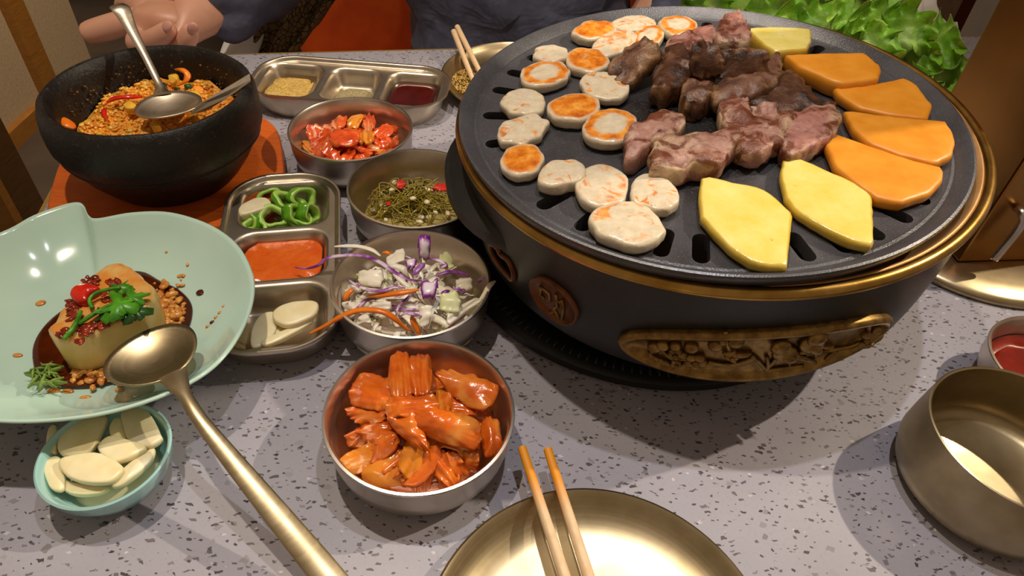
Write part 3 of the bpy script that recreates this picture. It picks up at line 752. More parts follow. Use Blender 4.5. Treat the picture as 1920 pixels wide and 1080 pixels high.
meat([(1238, 118), (1252, 98), (1278, 96), (1290, 110), (1302, 122), (1306, 150), (1290, 164), (1250, 182), (1222, 178), (1224, 160)], .018, 'meat_dark', 'dark seared pork slab with a pale fat edge at the left of the pile', 54)
meat_sheet([(1335, 154), (1440, 146), (1436, 88), (1344, 92)], (.016, .014, .034, .036), 'meat_dark', 'widest dark seared pork slab in the middle of the pile', 56, .010)
meat_sheet([(1296, 150), (1360, 142), (1346, 76), (1294, 76)], (.020, .022, .044, .044), 'meat_dark', 'dark pork flap standing up at the top of the pile', 55, .008)
meat([(1275, 190), (1284, 166), (1300, 152), (1332, 147), (1338, 166), (1330, 196), (1310, 209), (1284, 207)], .016, 'meat_brown', 'rounded tan chunk of fat in front of the dark pile', 57)
meat([(1335, 168), (1380, 150), (1430, 130), (1456, 110), (1466, 126), (1462, 152), (1440, 176), (1400, 192), (1370, 200), (1338, 196)], .014, 'meat_brown', 'brown pork strip rising toward the far pineapple', 58, .004)
meat([(1400, 192), (1445, 162), (1470, 140), (1504, 158), (1530, 188), (1562, 206), (1500, 216), (1430, 216)], .012, 'meat_dark', 'dark pork slab lying behind the big pink slab', 59)
meat([(1402, 216), (1430, 205), (1455, 210), (1450, 229), (1420, 236)], .012, 'meat_fat', 'small fatty morsel between the twisted strip and the pink slab', 64)
meat([(1466, 226), (1500, 214), (1545, 208), (1563, 212), (1576, 233), (1565, 253), (1530, 281), (1500, 298), (1478, 300), (1462, 286), (1458, 255)], .014, 'meat_pink', 'thick pale pink pork slab at the right end, beside the sweet potato', 60, dome=.002, rough=.002)
meat([(1350, 190), (1368, 170), (1385, 180), (1400, 198), (1398, 218), (1404, 240), (1424, 250), (1456, 236), (1480, 222), (1486, 236), (1472, 266), (1456, 282), (1425, 296), (1404, 303), (1380, 287), (1368, 262), (1352, 237), (1345, 212)], .014, 'meat_fat', 'twisted browned pork strip bent into a hook at the centre', 61, .002)
meat([(1170, 302), (1174, 272), (1185, 247), (1205, 236), (1230, 222), (1262, 218), (1283, 240), (1275, 256), (1240, 272), (1215, 290), (1190, 306)], .016, 'meat_fat', 'pinkish pork strip with brown edge right of the ringed white round', 62)
meat([(1213, 322), (1224, 292), (1245, 272), (1300, 262), (1350, 255), (1384, 250), (1386, 270), (1371, 290), (1355, 310), (1330, 323), (1300, 322), (1270, 334), (1230, 331)], .015, 'meat_fat', 'long glistening pork slab with a pale fat edge, nearest the viewer', 63, .001)

for o in FLAT: o.matrix_world = TILT @ Matrix.Translation(o.location)

# ------------------------------------------------------------------ exhaust duct
dA = math.radians(7.8); dX = Vector((math.cos(dA), math.sin(dA), 0)); dY = Vector((-dX.y, dX.x, 0))
dp0 = P(1796, 491, .013); dp0.z = 0
dcc = dp0+dX*.054+dY*.054
du = empty('exhaust_duct', dcc)
V, F = lathe([(0, 0), (.104, 0), (.1055, .003), (.1045, .006), (.100, .0085), (.085, .0115), (.06, .0125), (0, .013)], 96, (dcc.x, dcc.y)); build('base_flange', V, F, MAT['brass_steel'], du, angle=50)['label'] = 'polished round base flange'
q = [dp0, dp0+dX*.108, dp0+dX*.108+dY*.108, dp0+dY*.108]
o = build('column', *prism([(a.x, a.y) for a in q], .0128, .62), MAT['duct'], du, smooth=False); bevel(o, .002)
q2 = [dp0-dX*.004-dY*.004, dp0+dX*.112-dY*.004, dp0+dX*.112+dY*.112, dp0-dX*.004+dY*.112]
build('top_cap', *prism([(a.x, a.y) for a in q2], .6201, .632), MAT['duct'], du, smooth=False)
nf = -dY; pp = [PPL(x, y, dp0+nf*h, nf) for x, y, h in ((1906, 389, -.002), (1915, 397, .008), (1919, 412, .012), (1907, 433, .013), (1885, 460, .014), (1863, 486, .015))]
build('lever', *tube(crom(pp, 24, False), .0036, 10), MAT['steel'], du)['label'] = 'bent steel rod lever'
T(du, 'square brown metal exhaust column on a round polished base right of the grill', 'exhaust')

# ------------------------------------------------------------------ bowls and dishes
def vessel(name, c, R, h, mat, label, cat, group=None, foot=.74, n=80, wall=.0022, prof=None):
    prof = prof or [(0, .0004), (.70*R, .0004), (foot*R, .001), (.87*R, .006), (.94*R, .013), (.975*R, h*.55), (R-.0004, h-.003), (R+.0004, h-.001), (R, h), (R-.0016, h+.0003), (R-.003, h-.0016),
                    (.962*R-wall, h*.55), (.93*R-wall, .016), (.84*R-wall, .0085), (.70*R, .0050), (.4*R, .0036), (0, .0032)]
    V, F = lathe(prof, n, (c[0], c[1])); o = build(name, V, F, MAT[mat], origin=(c[0], c[1], .0004), angle=50); T(o, label, cat, group); return o
BR = .0600
B1, B2, B3, B4 = (Vector(v) for v in ((-.1679, .5932, 0), (-.0907, .5028, 0), (-.0763, .3814, 0), (-.0530, .2624, 0)))
BG = 'round steel side dish bowls'
vessel('steel_bowl', B1, BR, .042, 'steel', 'round steel bowl of bright red kimchi, behind the seaweed bowl', 'bowl', BG)
vessel('steel_bowl', B2, BR, .042, 'steel_worn', 'round steel bowl of seaweed salad tucked against the grill', 'bowl', BG)
vessel('steel_bowl', B3, BR, .042, 'steel', 'round steel bowl of shredded cabbage salad with purple strips', 'bowl', BG)
vessel('steel_bowl', B4, BR, .042, 'steel', 'round steel bowl of orange leafy kimchi, nearest the viewer', 'bowl', BG)
BR5 = Vector((.3227, .2625, 0))
R5 = .0590
vessel('steel_bowl', BR5, R5, .06, 'brass_steel', 'empty deep steel bowl at the right front corner', 'bowl', None, prof=[(a*.955, b*.95) for a, b in [(0, .0004), (.048, .0004), (.054, .003), (.0600, .010), (.0623, .020), (.0615, .032), (.0602, .046), (.0588, .058), (.0588, .0598), (.0578, .0602), (.0568, .0592), (.0582, .046), (.0595, .032), (.0600, .021), (.0575, .012), (.050, .0075), (.02, .0065), (0, .006)]])
BR6 = Vector((.402, .344, 0))
vessel('steel_sauce_bowl', BR6, .0500, .036, 'steel', 'shallow steel bowl of red sauce behind the empty deep bowl', 'bowl')
FP = Vector((.0597, .1353, 0)); BP = Vector((-.0095, .7776, 0))
def plate(c, R, h, label):
    prof = [(0, .0004), (.66*R, .0004), (.80*R, .0035), (.94*R, .0105), (R-.001, h-.0022), (R, h), (R-.0015, h+.0008), (R-.0035, h-.0005), (.93*R, .0115), (.86*R, .0065), (.74*R, .0032), (.4*R, .0022), (0, .002)]
    V, F = lathe(prof, 96, (c.x, c.y)); o = build('steel_plate', V, F, MAT['brass_steel'], origin=(c.x, c.y, .0004), angle=50); T(o, label, 'plate', 'steel plates'); return o
plate(FP, .0955, .016, 'round champagne steel plate with stained chopsticks, at the front edge')
plate(BP, .0925, .016, 'round steel plate holding powder and clean chopsticks, at the far side behind the grill')
def disc(name, c, R, z, mat, label, cat, th=.003, seed=0, amp=.0004, n=48, kind=None, edge=.04):
    V = []; F = []; R_ = []
    prof = [(.9, -th), (1, -th*.4), (1, 0), (.8, 0), (.6, 0), (.4, 0), (.2, 0)]
    for s, h in prof:
        for k in range(n):
            a = 2*PI*k/n; rr = R*s*(1+edge*nz((math.cos(a), math.sin(a), 0), 2.2, seed))
            p = Vector((c[0]+rr*math.cos(a), c[1]+rr*math.sin(a), z+h)); 
            if h == 0: p.z += amp*nz(p, 90, seed)
            V.append(p)
    m = len(prof)
    for i in range(m-1):
        for k in range(n): F.append((i*n+k, i*n+(k+1) % n, (i+1)*n+(k+1) % n, (i+1)*n+k))
    F.append(tuple((m-1)*n+k for k in range(n))); F.append(tuple(range(n)))
    o = build(name, V, F, MAT[mat]); T(o, label, cat, None, kind); return o
disc('chilli_sauce', BR6, .0450, .020, 'sauce_chilli', 'clear red chilli sauce in the small bowl at the right edge', 'sauce', edge=.0)
# chopsticks
def chop(p, q, mat, label, group, r0=.0029, r1=.0040):
    p, q = Vector(p), Vector(q); m = 26; path = [p.lerp(q, i/m) for i in range(m+1)]
    V, F = tube(path, [r0+(r1-r0)*min(1, i/m*1.3) for i in range(m+1)], 10)
    rad = [i/m for i in range(m+1) for _ in range(10)]
    rad = [.001+x for x in rad]
    o = build('chopstick', V, F, MAT[mat], rad=rad, angle=60); T(o, label, 'chopstick', group); return o
CG = 'front pair of stained chopsticks'
zt = .0215
chop(P(979, 840, zt), P(979, 840, zt)+(P(1068, 1110, zt)-P(979, 840, zt))*1.9, 'stick_stained', 'left bamboo chopstick with orange stained tip on the front steel plate', CG)
chop(P(1027, 843, zt), P(1027, 843, zt)+(P(1113, 1110, zt)-P(1027, 843, zt))*1.9, 'stick_stained', 'right bamboo chopstick with orange stained tip on the front steel plate', CG)
CB = 'far pair of clean chopsticks'
def backstick(x0, y0, xr, yr, t, lab):
    a = P(x0, y0, .0068); m = P(xr, yr, .0205)
    chop(a, a+(m-a)*t, 'stick', lab, CB, .0030, .0036)
backstick(893, 166, 866, 98, 1.62, 'left clean bamboo chopstick leaning on the far steel plate')
backstick(912, 160, 878, 92, 1.66, 'right clean bamboo chopstick leaning on the far steel plate')
# powder on the far plate
rnd = random.Random(5)
g = G()
for k in range(420):
    a = rnd.random()*2*PI; s = rnd.random()**.6; c = P(866, 152, .005)
    p = (c.x+.020*s*math.cos(a)+.008, c.y+.032*s*math.sin(a), .0050+.004*(1-s)*rnd.random()+.003*max(0, .0+s-.6))
    g.add(*ell(p, rnd.uniform(.0007, .0016), 5, 3))
o = g.obj('bean_powder', MAT['sesame']); T(o, 'clumps of yellowish powder on the far steel plate under the chopsticks', 'powder', None, 'stuff')

# divided trays (built once, copied)
def rrect(a, b, r, n=10):
    out = []
    for cx, cy, s in ((a-r, b-r, 0), (-a+r, b-r, 1), (-a+r, -b+r, 2), (a-r, -b+r, 3)):
        for k in range(n+1):
            t = (s+k/n)*PI/2; out.append((cx+r*math.cos(t), cy+r*math.sin(t)))
    return out
TRA, TRB, TRH = .110, .049, .0282
WELLS = [(-.069, .033), (0, .031), (.069, .033)]; WB = .0385
def sdr(x, y, a, b, r):
    qx, qy = abs(x)-a+r, abs(y)-b+r
    return math.hypot(max(qx, 0), max(qy, 0))+min(max(qx, qy), 0)-r
def tray(loc, rz):
    root = empty('divided_tray', loc, rz)
    NX, NY = 150, 64; rc = .040; V = []; F = []
    def xm(y):
        d = abs(y)-(TRB-rc)
        return TRA-rc+math.sqrt(max(0, rc*rc-d*d)) if d > 0 else TRA
    for j in range(NY+1):
        y = TRB*math.sin(PI/2*(2*j/NY-1))
        for i in range(NX+1):
            t = 2*i/NX-1; x = xm(y)*math.sin(PI/2*t)*.55+xm(y)*t*.45
            de = sdr(x, y, TRA, TRB, rc)
            z = TRH
            z -= .0045*min(1, max(0, (-de-.0022)/.0022))
            dw = min(sdr(x, y-0, wa, WB, .020) if False else sdr(x-wx, y, wa, WB, .018) for wx, wa in WELLS)
            t2 = min(1, max(0, (-dw)/.011)); t2 = t2*t2*(3-2*t2) if t2 < .5 else 1-(1-t2)**2*2
            z -= .021*t2
            V.append((x, y, z))
    W = NX+1
    for j in range(NY):
        for i in range(NX): F.append((j*W+i, j*W+i+1, j*W+W+i+1, j*W+W+i))
    top = build('tray_top', V, F, MAT['steel_worn'], root, local=True)
    ol = rrect(TRA+.0002, TRB+.0002, rc, 12)
    V, F = rings(ol, (0, 0), [(1.0, TRH+.0002), (1.004, TRH-.001), (1.0, TRH-.003), (.955, TRH-.0045), (.93, .008), (.88, .0006), (.5, .0004)])
    F = F[:-2]+[F[-1]]
    build('tray_shell', V, F, MAT['steel_worn'], root, local=True, angle=50)
    return root
T1A = math.radians(-1.3); T1 = tray((-.1957, .7146, 0), T1A)
T(T1, 'steel three-part tray of powder, pepper salt and dark sauce, at the far edge', 'tray', 'divided steel trays')
T2 = empty('divided_tray', (-.1908, .4206, 0), math.radians(-77.0))
for ch in list(T1.children):
    c = ch.copy(); COL.objects.link(c); c.parent = T2
T(T2, 'steel three-part tray of green pepper, orange paste and garlic, beside the celadon dish', 'tray', 'divided steel trays')
def wl_(tr, x, y, z): return tr_m[tr] @ Vector((x, y, z))
tr_m = {1: Matrix.Translation((-.1957, .7146, 0)) @ Matrix.Rotation(T1A, 4, 'Z'), 2: Matrix.Translation((-.1908, .4206, 0)) @ Matrix.Rotation(math.radians(-77.0), 4, 'Z')}
def fill(name, tr, w_, z, mat, label, cat, sx=1, amp=.0008, kind=None, dx=0, dy=0, sy=1, seed=0, th=.004):
    wx, wa = WELLS[w_]; ol = rrect((wa-.0075)*sx, (WB-.0075)*sy, min(.014, (wa-.0075)*sx*.9), 8); V = []; F = []
    m = len(ol); prof = [(.93, -th), (1, -.0006), (.97, 0), (.75, 0), (.5, 0), (.25, 0), (.05, 0)]
    for s, h in prof:
        for x, y in ol:
            e = 1+.06*nz((x, y, 0), 60, seed)*(s > .5)
            p = wl_(tr, wx+dx+x*s*e, dy+y*s*e, z+h)
            if s <= .97: p.z += amp*(nz(p, 80, seed)+.5*nz(p, 200, seed))
            V.append(p)
    for i in range(len(prof)-1):
        for k in range(m): F.append((i*m+k, i*m+(k+1) % m, (i+1)*m+(k+1) % m, (i+1)*m+k))
    F.append(tuple((len(prof)-1)*m+k for k in range(m))); F.append(tuple(range(m)))
    o = build(name, V, F, MAT[mat]); T(o, label, cat, None, kind); return o
fill('bean_powder', 1, 0, .0150, 'sesame', 'yellow bean powder in the left well of the far tray', 'powder', .95, .004, 'stuff', dy=-.006, sy=.85, th=.0045)
fill('pepper_salt', 1, 1, .0115, 'pepper_salt', 'salt and pepper mix in the middle well of the far tray', 'seasoning', .85, .001, 'stuff', dx=.003, dy=-.010, sy=.7, th=.0018)
fill('dark_sauce', 1, 2, .0150, 'sauce_dark', 'dark red sauce in the right well of the far tray', 'sauce', 1.0, .0001, th=.0045)
fill('pepper_paste', 2, 1, .0170, 'sauce_orange', 'orange pepper paste in the middle well of the near tray', 'sauce', 1.08, .003, th=.006, dy=.002)

# garlic pieces: flat lens slabs
def garlic(pts, z, th, label, group=None, mat='garlic', seed=0, tilt=None):
    V, F, R = blob([P(x, y, z+th*.6) for x, y in pts], z, th, seed, dome=.0012, rough=.0005, edge=.0004, tilt=tilt, N=30)
    o = build('garlic_slice', V, F, MAT[mat]); T(o, label, 'garlic', group); return o
def z4(pts): return [(400+x/2.843, 300+y/2.843) for x, y in pts]
# green pepper rings in the first well
def pring(cx, cy, a, b, z, tilt, seed, label):
    """a sliced pepper ring, open tube wall with pale inner side"""
    c = P(cx, cy, z); m = 26; rnd = random.Random(seed); V = []; F = []; fm = []
    ax = Matrix.Rotation(tilt[0], 3, 'X') @ Matrix.Rotation(tilt[1], 3, 'Y')
    prof = [(1, -1), (1.04, 0), (1, 1), (.70, 1), (.62, 0), (.70, -1)]
    for k in range(m):
        t = 2*PI*k/m; q = 1+.10*math.sin(3*t+seed)+.05*math.sin(5*t+seed*2)
        for s, h in prof: V.append(c+ax @ Vector((a*q*s*math.cos(t), b*q*s*math.sin(t), h*.0055)))
    for k in range(m):
        for j in range(6):
            F.append((k*6+j, k*6+(j+1) % 6, ((k+1) % m)*6+(j+1) % 6, ((k+1) % m)*6+j)); fm.append(0 if j in (0, 1) else 1)
    o = build('green_pepper_ring', V, F, None, mats=[MAT['pepper'], MAT['pepper_in']], fm=fm)
    T(o, label, 'pepper', 'sliced green pepper in the near tray'); return o
PL = [((320, 310), .0150, .0125, .0105, (.5, .2), 'green pepper ring at the centre front of the pepper well, its hollow facing up'),
      ((200, 325), .0140, .0115, .0085, (.9, -.4), 'green pepper ring at the left, under the white garlic clove'),
      ((310, 205), .0170, .0125, .009, (1.0, .3), 'green pepper ring at the far side behind the garlic clove'),
      ((470, 205), .0200, .0125, .0105, (.9, .8), 'green pepper ring standing highest at the far right of the pepper well'),
      ((400, 235), .0190, .0145, .0095, (.2, .5), 'wide green pepper ring lying in the middle of the well'),
      ((440, 300), .0150, .0130, .009, (.5, 1.0), 'green pepper ring leaning at the right wall of the well'),
      ((505, 285), .0160, .011, .0085, (.8, 1.2), 'small green pepper ring in the right corner of the well'),
      ((225, 365), .0120, .011, .0075, (.4, .1), 'green pepper ring lowest in the near left corner of the well'),
      ((470, 325), .0120, .010, .007, (.2, .3), 'pale green pepper ring near the front right of the well')]
for i, ((x, y), z, a, b, tl, lab) in enumerate(PL):
    pring(400+x/2.843, 300+y/2.843, a, b, z, tl, i+2, lab)
garlic(z4([(135, 275), (165, 245), (220, 218), (280, 212), (312, 235), (300, 262), (240, 285), (180, 302), (145, 304)]), .0165, .008, 'whole white garlic clove lying on the green pepper rings', None, 'garlic_pale', 3)
GG = 'garlic slices in the near tray'
garlic(z4([(200, 930), (235, 850), (280, 818), (330, 820), (345, 880), (310, 960), (250, 998), (205, 1000)]), .0135, .004, 'pale upright garlic slice in the middle of the tray garlic', GG, 'garlic_pale', 11)
garlic(z4([(255, 975), (330, 935), (420, 895), (520, 845), (525, 870), (430, 930), (340, 975), (275, 995)]), .0150, .004, 'thin pale garlic slice lying under the carrot strip', GG, 'garlic', 12)
garlic(z4([(316, 825), (360, 785), (440, 762), (530, 758), (562, 778), (545, 830), (470, 870), (400, 890), (335, 870)]), .0185, .006, 'large smooth garlic slice on top in the tray, by its right wall', GG, 'garlic', 13)
garlic(z4([(105, 930), (150, 885), (190, 890), (190, 950), (165, 985), (120, 965)]), .0120, .004, 'small garlic slice at the left of the tray garlic, half under the celadon dish', GG, 'garlic_pale', 14)
garlic(z4([(80, 950), (110, 955), (165, 985), (165, 1010), (110, 1000)]), .0110, .003, 'thin flat garlic shaving in the near left corner of the tray', GG, 'garlic_pale', 15)
garlic(z4([(300, 900), (400, 880), (430, 900), (390, 930), (310, 940)]), .0115, .0035, 'yellowish garlic slice hidden beneath the large smooth one', GG, 'garlic', 16)

# kimchi sheets from four picture corners with heights
def leaf(name, q, zs, mat, label, cat, group, grow=1.0, **k):
    mx = sum(p[0] for p in q)/4; my = sum(p[1] for p in q)/4; q = [(mx+(x-mx)*grow, my+(y-my)*grow) for x, y in q]
    V, F, R = sheet([P(x, y, z) for (x, y), z in zip(q, zs)], **k)
    o = build(name, V, F, MAT[mat], rad=R); T(o, label, cat, group); return o
def z8(pts): return [(580+x/2.843, 620+y/2.843) for x, y in pts]
KO = 'orange kimchi leaves in the front bowl'
kk = dict(nu=24, nv=20, th=.0016, fold=.0045)
leaf('kimchi_leaf', z8([(150, 680), (330, 600), (380, 700), (230, 770)]), (.020, .026, .024, .016), 'kimchi_pale', 'flat pale orange leaf at the lower left rim of the front bowl', 'kimchi', KO, ribs=3, ribamp=0.00022, bulge=.002, ruff=.002, seed=1, rnd=.4, jag=.1, grow=1.14, **kk)
leaf('kimchi_leaf', z8([(240, 770), (480, 600), (560, 760), (430, 850)]), (.013, .032, .022, .012), 'kimchi_pale', 'smooth glossy yellow-orange leaf lowest at the front of the front bowl', 'kimchi', KO, ribs=2, ribamp=0.00016, bulge=.007, ruff=.001, seed=2, rnd=.5, ribdir=0, grow=1.14, **kk)
leaf('kimchi_leaf', z8([(500, 620), (680, 660), (640, 850), (540, 860)]), (.034, .032, .010, .010), 'kimchi_orange', 'pleated leaf hanging down the centre front of the front bowl', 'kimchi', KO, ribs=4, ribamp=0.00061, ribdir=1, bulge=.003, ruff=.002, seed=3, jag=.1, grow=1.14, **kk)
leaf('kimchi_leaf', z8([(650, 650), (790, 660), (860, 780), (740, 830)]), (.032, .032, .012, .010), 'kimchi_orange', 'folded strips below the big ribbed leaf at the front right', 'kimchi', KO, ribs=3, ribamp=0.00077, ribdir=1, bulge=.003, ruff=.003, seed=4, jag=.12, grow=1.14, **kk)
leaf('kimchi_leaf', z8([(780, 660), (910, 650), (880, 760), (800, 740)]), (.028, .030, .016, .014), 'kimchi_orange', 'small curled strip right of the folded strips', 'kimchi', KO, ribs=2, ribamp=0.00077, ribdir=1, bulge=.003, ruff=.002, seed=14, grow=1.14, **kk)
leaf('kimchi_leaf', z8([(610, 800), (710, 770), (730, 840), (630, 850)]), (.012, .014, .010, .010), 'kimchi_orange', 'short kimchi scrap in the gap at the front rim', 'kimchi', KO, ribs=1, ribamp=0.00041, bulge=.003, ruff=.003, seed=15, grow=1.14, **kk)
leaf('kimchi_leaf', z8([(265, 480), (450, 470), (470, 610), (275, 600)]), (.026, .032, .034, .022), 'kimchi_orange', 'crumpled piece at the left middle between the upper and lower leaves', 'kimchi', KO, ribs=4, ribamp=0.00055, bulge=.004, ruff=.005, seed=5, jag=.15, grow=1.14, **kk)
leaf('kimchi_leaf', z8([(340, 560), (470, 540), (460, 640), (320, 720)]), (.030, .038, .032, .022), 'kimchi_orange', 'narrow fold left of the centre above the smooth yellow leaf', 'kimchi', KO, ribs=2, ribamp=0.00061, ribdir=1, bulge=.004, ruff=.003, seed=16, grow=1.14, **kk)
leaf('kimchi_leaf', z8([(265, 225), (465, 260), (455, 430), (205, 395)]), (.036, .042, .040, .030), 'kimchi_orange', 'broad ribbed leaf at the upper left of the front bowl', 'kimchi', KO, ribs=5, ribamp=0.00036, bulge=.003, ruff=.003, seed=6, jag=.08, grow=1.14, **kk)
leaf('kimchi_leaf', z8([(180, 410), (400, 390), (410, 470), (280, 510)]), (.028, .038, .038, .026), 'kimchi_orange', 'ragged leaf tip pointing at the left rim of the front bowl', 'kimchi', KO, ribs=3, ribamp=0.00033, bulge=.003, ruff=.005, seed=7, jag=.15, grow=1.14, **kk)
leaf('kimchi_leaf', z8([(660, 240), (780, 220), (1015, 290), (930, 440)]), (.038, .036, .036, .034), 'kimchi_orange', 'wide flap at the upper right with a black speck', 'kimchi', KO, ribs=2, ribamp=0.00044, bulge=.005, ruff=.003, seed=8, rnd=.3, grow=1.14, **kk)
leaf('kimchi_leaf', z8([(700, 360), (860, 370), (900, 470), (740, 450)]), (.026, .028, .028, .028), 'kimchi_orange', 'crinkled edge tucked under the upper right flap', 'kimchi', KO, ribs=4, ribamp=0.00055, bulge=.003, ruff=.004, seed=9, grow=1.14, **kk)
leaf('kimchi_leaf', z8([(915, 480), (1000, 470), (1030, 620), (930, 690)]), (.030, .028, .022, .024), 'kimchi_orange', 'tall fold at the right rim of the front bowl', 'kimchi', KO, ribs=2, ribamp=0.00055, ribdir=1, bulge=.006, ruff=.002, seed=10, grow=1.14, **kk)
leaf('kimchi_leaf', z8([(425, 135), (530, 120), (560, 340), (430, 350)]), (.040, .040, .044, .044), 'kimchi_orange', 'pleated stem piece rising to the far rim, left half', 'kimchi', KO, ribs=3, ribamp=0.00066, ribdir=1, bulge=.003, ruff=.001, seed=11, grow=1.14, **kk)
leaf('kimchi_leaf', z8([(530, 140), (650, 130), (645, 330), (540, 320)]), (.036, .036, .044, .044), 'kimchi_orange', 'wrinkled stem piece rising to the far rim, right half', 'kimchi', KO, ribs=3, ribamp=0.00072, ribdir=1, bulge=.004, ruff=.002, seed=12, grow=1.14, **kk)
leaf('kimchi_leaf', z8([(420, 350), (660, 340), (690, 440), (420, 470)]), (.043, .046, .050, .045), 'kimchi_orange', 'crumpled knot in the middle behind the big ribbed leaf', 'kimchi', KO, ribs=4, ribamp=0.00066, bulge=.003, ruff=.004, seed=17, grow=1.14, **kk)
leaf('kimchi_leaf', z8([(400, 480), (640, 400), (930, 470), (910, 670)]), (.044, .052, .042, .034), 'kimchi_orange', 'big glossy ribbed leaf draped across the centre, topmost', 'kimchi', KO, ribs=7, ribamp=0.00030, bulge=.006, ruff=.002, seed=13, rnd=.3, jag=.05, nu=30, nv=28, th=.0016, fold=.004)
leaf('kimchi_leaf', z8([(400, 470), (560, 420), (640, 640), (560, 620)]), (.043, .048, .040, .036), 'kimchi_orange', 'lengthwise pleated part left of the big ribbed leaf', 'kimchi', KO, ribs=4, ribamp=0.00049, bulge=.004, ruff=.002, seed=18, grow=1.14, **kk)

# red kimchi bowl
def z10(pts): return [(540+x/6.752, 180+y/6.752) for x, y in pts]
KR = 'red kimchi pieces in the far bowl'
RK = [([(180, 560), (300, 640), (360, 780), (200, 620)], (.016, .022, .014, .012), 'kimchi_pale', 'yellowish piece at the far left of the red kimchi'),
      ([(255, 400), (500, 350), (540, 460), (290, 560)], (.024, .030, .032, .022), 'kimchi', 'curled piece with a white stem, upper left of the red kimchi'),
      ([(290, 580), (560, 440), (620, 660), (350, 770)], (.024, .036, .032, .014), 'kimchi', 'broad dark orange leaf at the lower left of the red kimchi'),
      ([(580, 300), (740, 270), (720, 380), (560, 400)], (.028, .028, .034, .034), 'kimchi', 'bright red curl at the top left of the heap'),
      ([(770, 290), (920, 240), (980, 300), (780, 420)], (.032, .030, .036, .036), 'kimchi_pale', 'white-ribbed piece at the top of the red kimchi'),
      ([(900, 240), (1080, 240), (1100, 400), (960, 400)], (.030, .028, .034, .036), 'kimchi', 'red piece at the top right of the heap'),
      ([(560, 420), (860, 400), (880, 600), (580, 640)], (.038, .040, .038, .034), 'kimchi', 'glossy red leaf over the centre of the heap'),
      ([(900, 440), (1070, 430), (1060, 600), (890, 560)], (.038, .036, .034, .036), 'kimchi_pale', 'flat orange square radish slice right of the centre'),
      ([(1080, 440), (1280, 380), (1400, 420), (1180, 540)], (.030, .026, .022, .030), 'kimchi', 'ruffled leaf at the upper right of the red kimchi'),
      ([(1090, 540), (1320, 480), (1410, 580), (1240, 680)], (.028, .024, .016, .018), 'kimchi', 'leaf with a pale vein at the right rim'),
      ([(1080, 560), (1200, 600), (1300, 660), (1110, 720)], (.026, .024, .016, .016), 'kimchi_pale', 'white stalk piece at the lower right of the red kimchi'),
      ([(620, 640), (960, 590), (960, 740), (660, 790)], (.030, .032, .020, .016), 'kimchi', 'wet red piece at the front centre of the red kimchi'),
      ([(400, 720), (600, 690), (620, 800), (420, 800)], (.018, .024, .012, .010), 'kimchi_pale', 'pale stalk piece low at the front left of the red kimchi'),
      ([(940, 600), (1120, 600), (1140, 740), (960, 780)], (.028, .028, .014, .014), 'kimchi', 'dark red piece low at the front right of the red kimchi')]
for i, (q, zs, m, lab) in enumerate(RK):
    leaf('kimchi_piece', z10(q), zs, m, lab, 'kimchi', KR, grow=1.30, nu=16, nv=14, ribs=2+i % 3, ribamp=.0013, ribdir=i % 2, bulge=.003, ruff=.003, seed=30+i, rnd=.4, th=.0020, jag=.08, fold=.004)

rnd = random.Random(77)
def filler(n, c, rx, ry, z0, z1, mats, lab, group, seed):
    rnd = random.Random(seed); g = G()
    for i in range(n):
        a = 2*PI*(i+rnd.random()*.6)/n; s = rnd.uniform(.45, 1); x = c[0]+rx*s*math.cos(a); y = c[1]+ry*s*math.sin(a); z = z0+(z1-z0)*(1-s*s)
        ln = rnd.uniform(.010, .017); wd = rnd.uniform(.005, .009); hd = a+rnd.uniform(-.9, .9); d = Vector((math.cos(hd), math.sin(hd), -.35*s)).normalized(); e = Vector((-d.y, d.x, rnd.uniform(-.5, .5))).normalized()
        p = Vector((x, y, z)); q = [p-d*ln-e*wd, p+d*ln-e*wd, p+d*ln+e*wd, p-d*ln+e*wd]
        V, F, R = sheet(q, nu=16, nv=10, ribs=2, ribamp=.0011, ribdir=0, bulge=.003, ruff=.004, seed=seed+i, rnd=.4, th=.0016, jag=.12, fold=.006)
        g.add(V, F, R, i % len(mats))
    o = g.obj('kimchi_shreds', None, mats=[MAT[m] for m in mats]); T(o, lab, 'kimchi', None, 'stuff')
filler(26, (B4.x, B4.y-.001), .040, .038, .016, .036, ['kimchi_orange', 'kimchi_orange', 'kimchi_orange', 'kimchi_pale'], 'small orange kimchi shreds filling gaps between the big leaves of the front bowl', 'kimchi shreds in the front bowl', 400)
filler(24, (B1.x-.002, B1.y-.004), .038, .036, .016, .032, ['kimchi', 'kimchi', 'kimchi_orange'], 'small red kimchi shreds filling gaps between larger pieces of the far bowl', 'kimchi shreds in the far bowl', 500)

# heaps the loose pieces lie on
def heap(c, rx, ry, h, z0, mat, name, label, cat, seed=0, rough=.004, n=40):
    V = []; F = []; m = 9
    for i in range(m+1):
        s = 1-i/m
        for k in range(n):
            a = 2*PI*k/n; e = 1+.10*nz((math.cos(a), math.sin(a), 0), 2.0, seed)
            p = Vector((c[0]+rx*s*e*math.cos(a), c[1]+ry*s*e*math.sin(a), z0+h*(1-s*s)))
            p.z += rough*nz(p, 75, seed)*(1 if i else 0)+rough*.5*nz(p, 170, seed)*(1 if i else 0); V.append(p)
    for i in range(m):
        for k in range(n): F.append((i*n+k, i*n+(k+1) % n, (i+1)*n+(k+1) % n, (i+1)*n+k))
    F.append(tuple(range(n)))
    o = build(name, V, F, MAT[mat]); T(o, label, cat, None, 'stuff'); return o
heap((B4.x-.002, B4.y-.002), .043, .041, .028, .0045, 'kimchi_orange', 'kimchi_heap', 'shredded orange kimchi underneath the leaves of the front bowl', 'kimchi', 3)
heap((B1.x-.002, B1.y-.004), .045, .043, .026, .0045, 'kimchi', 'kimchi_heap', 'chopped red kimchi underneath the pieces of the far bowl', 'kimchi', 5)

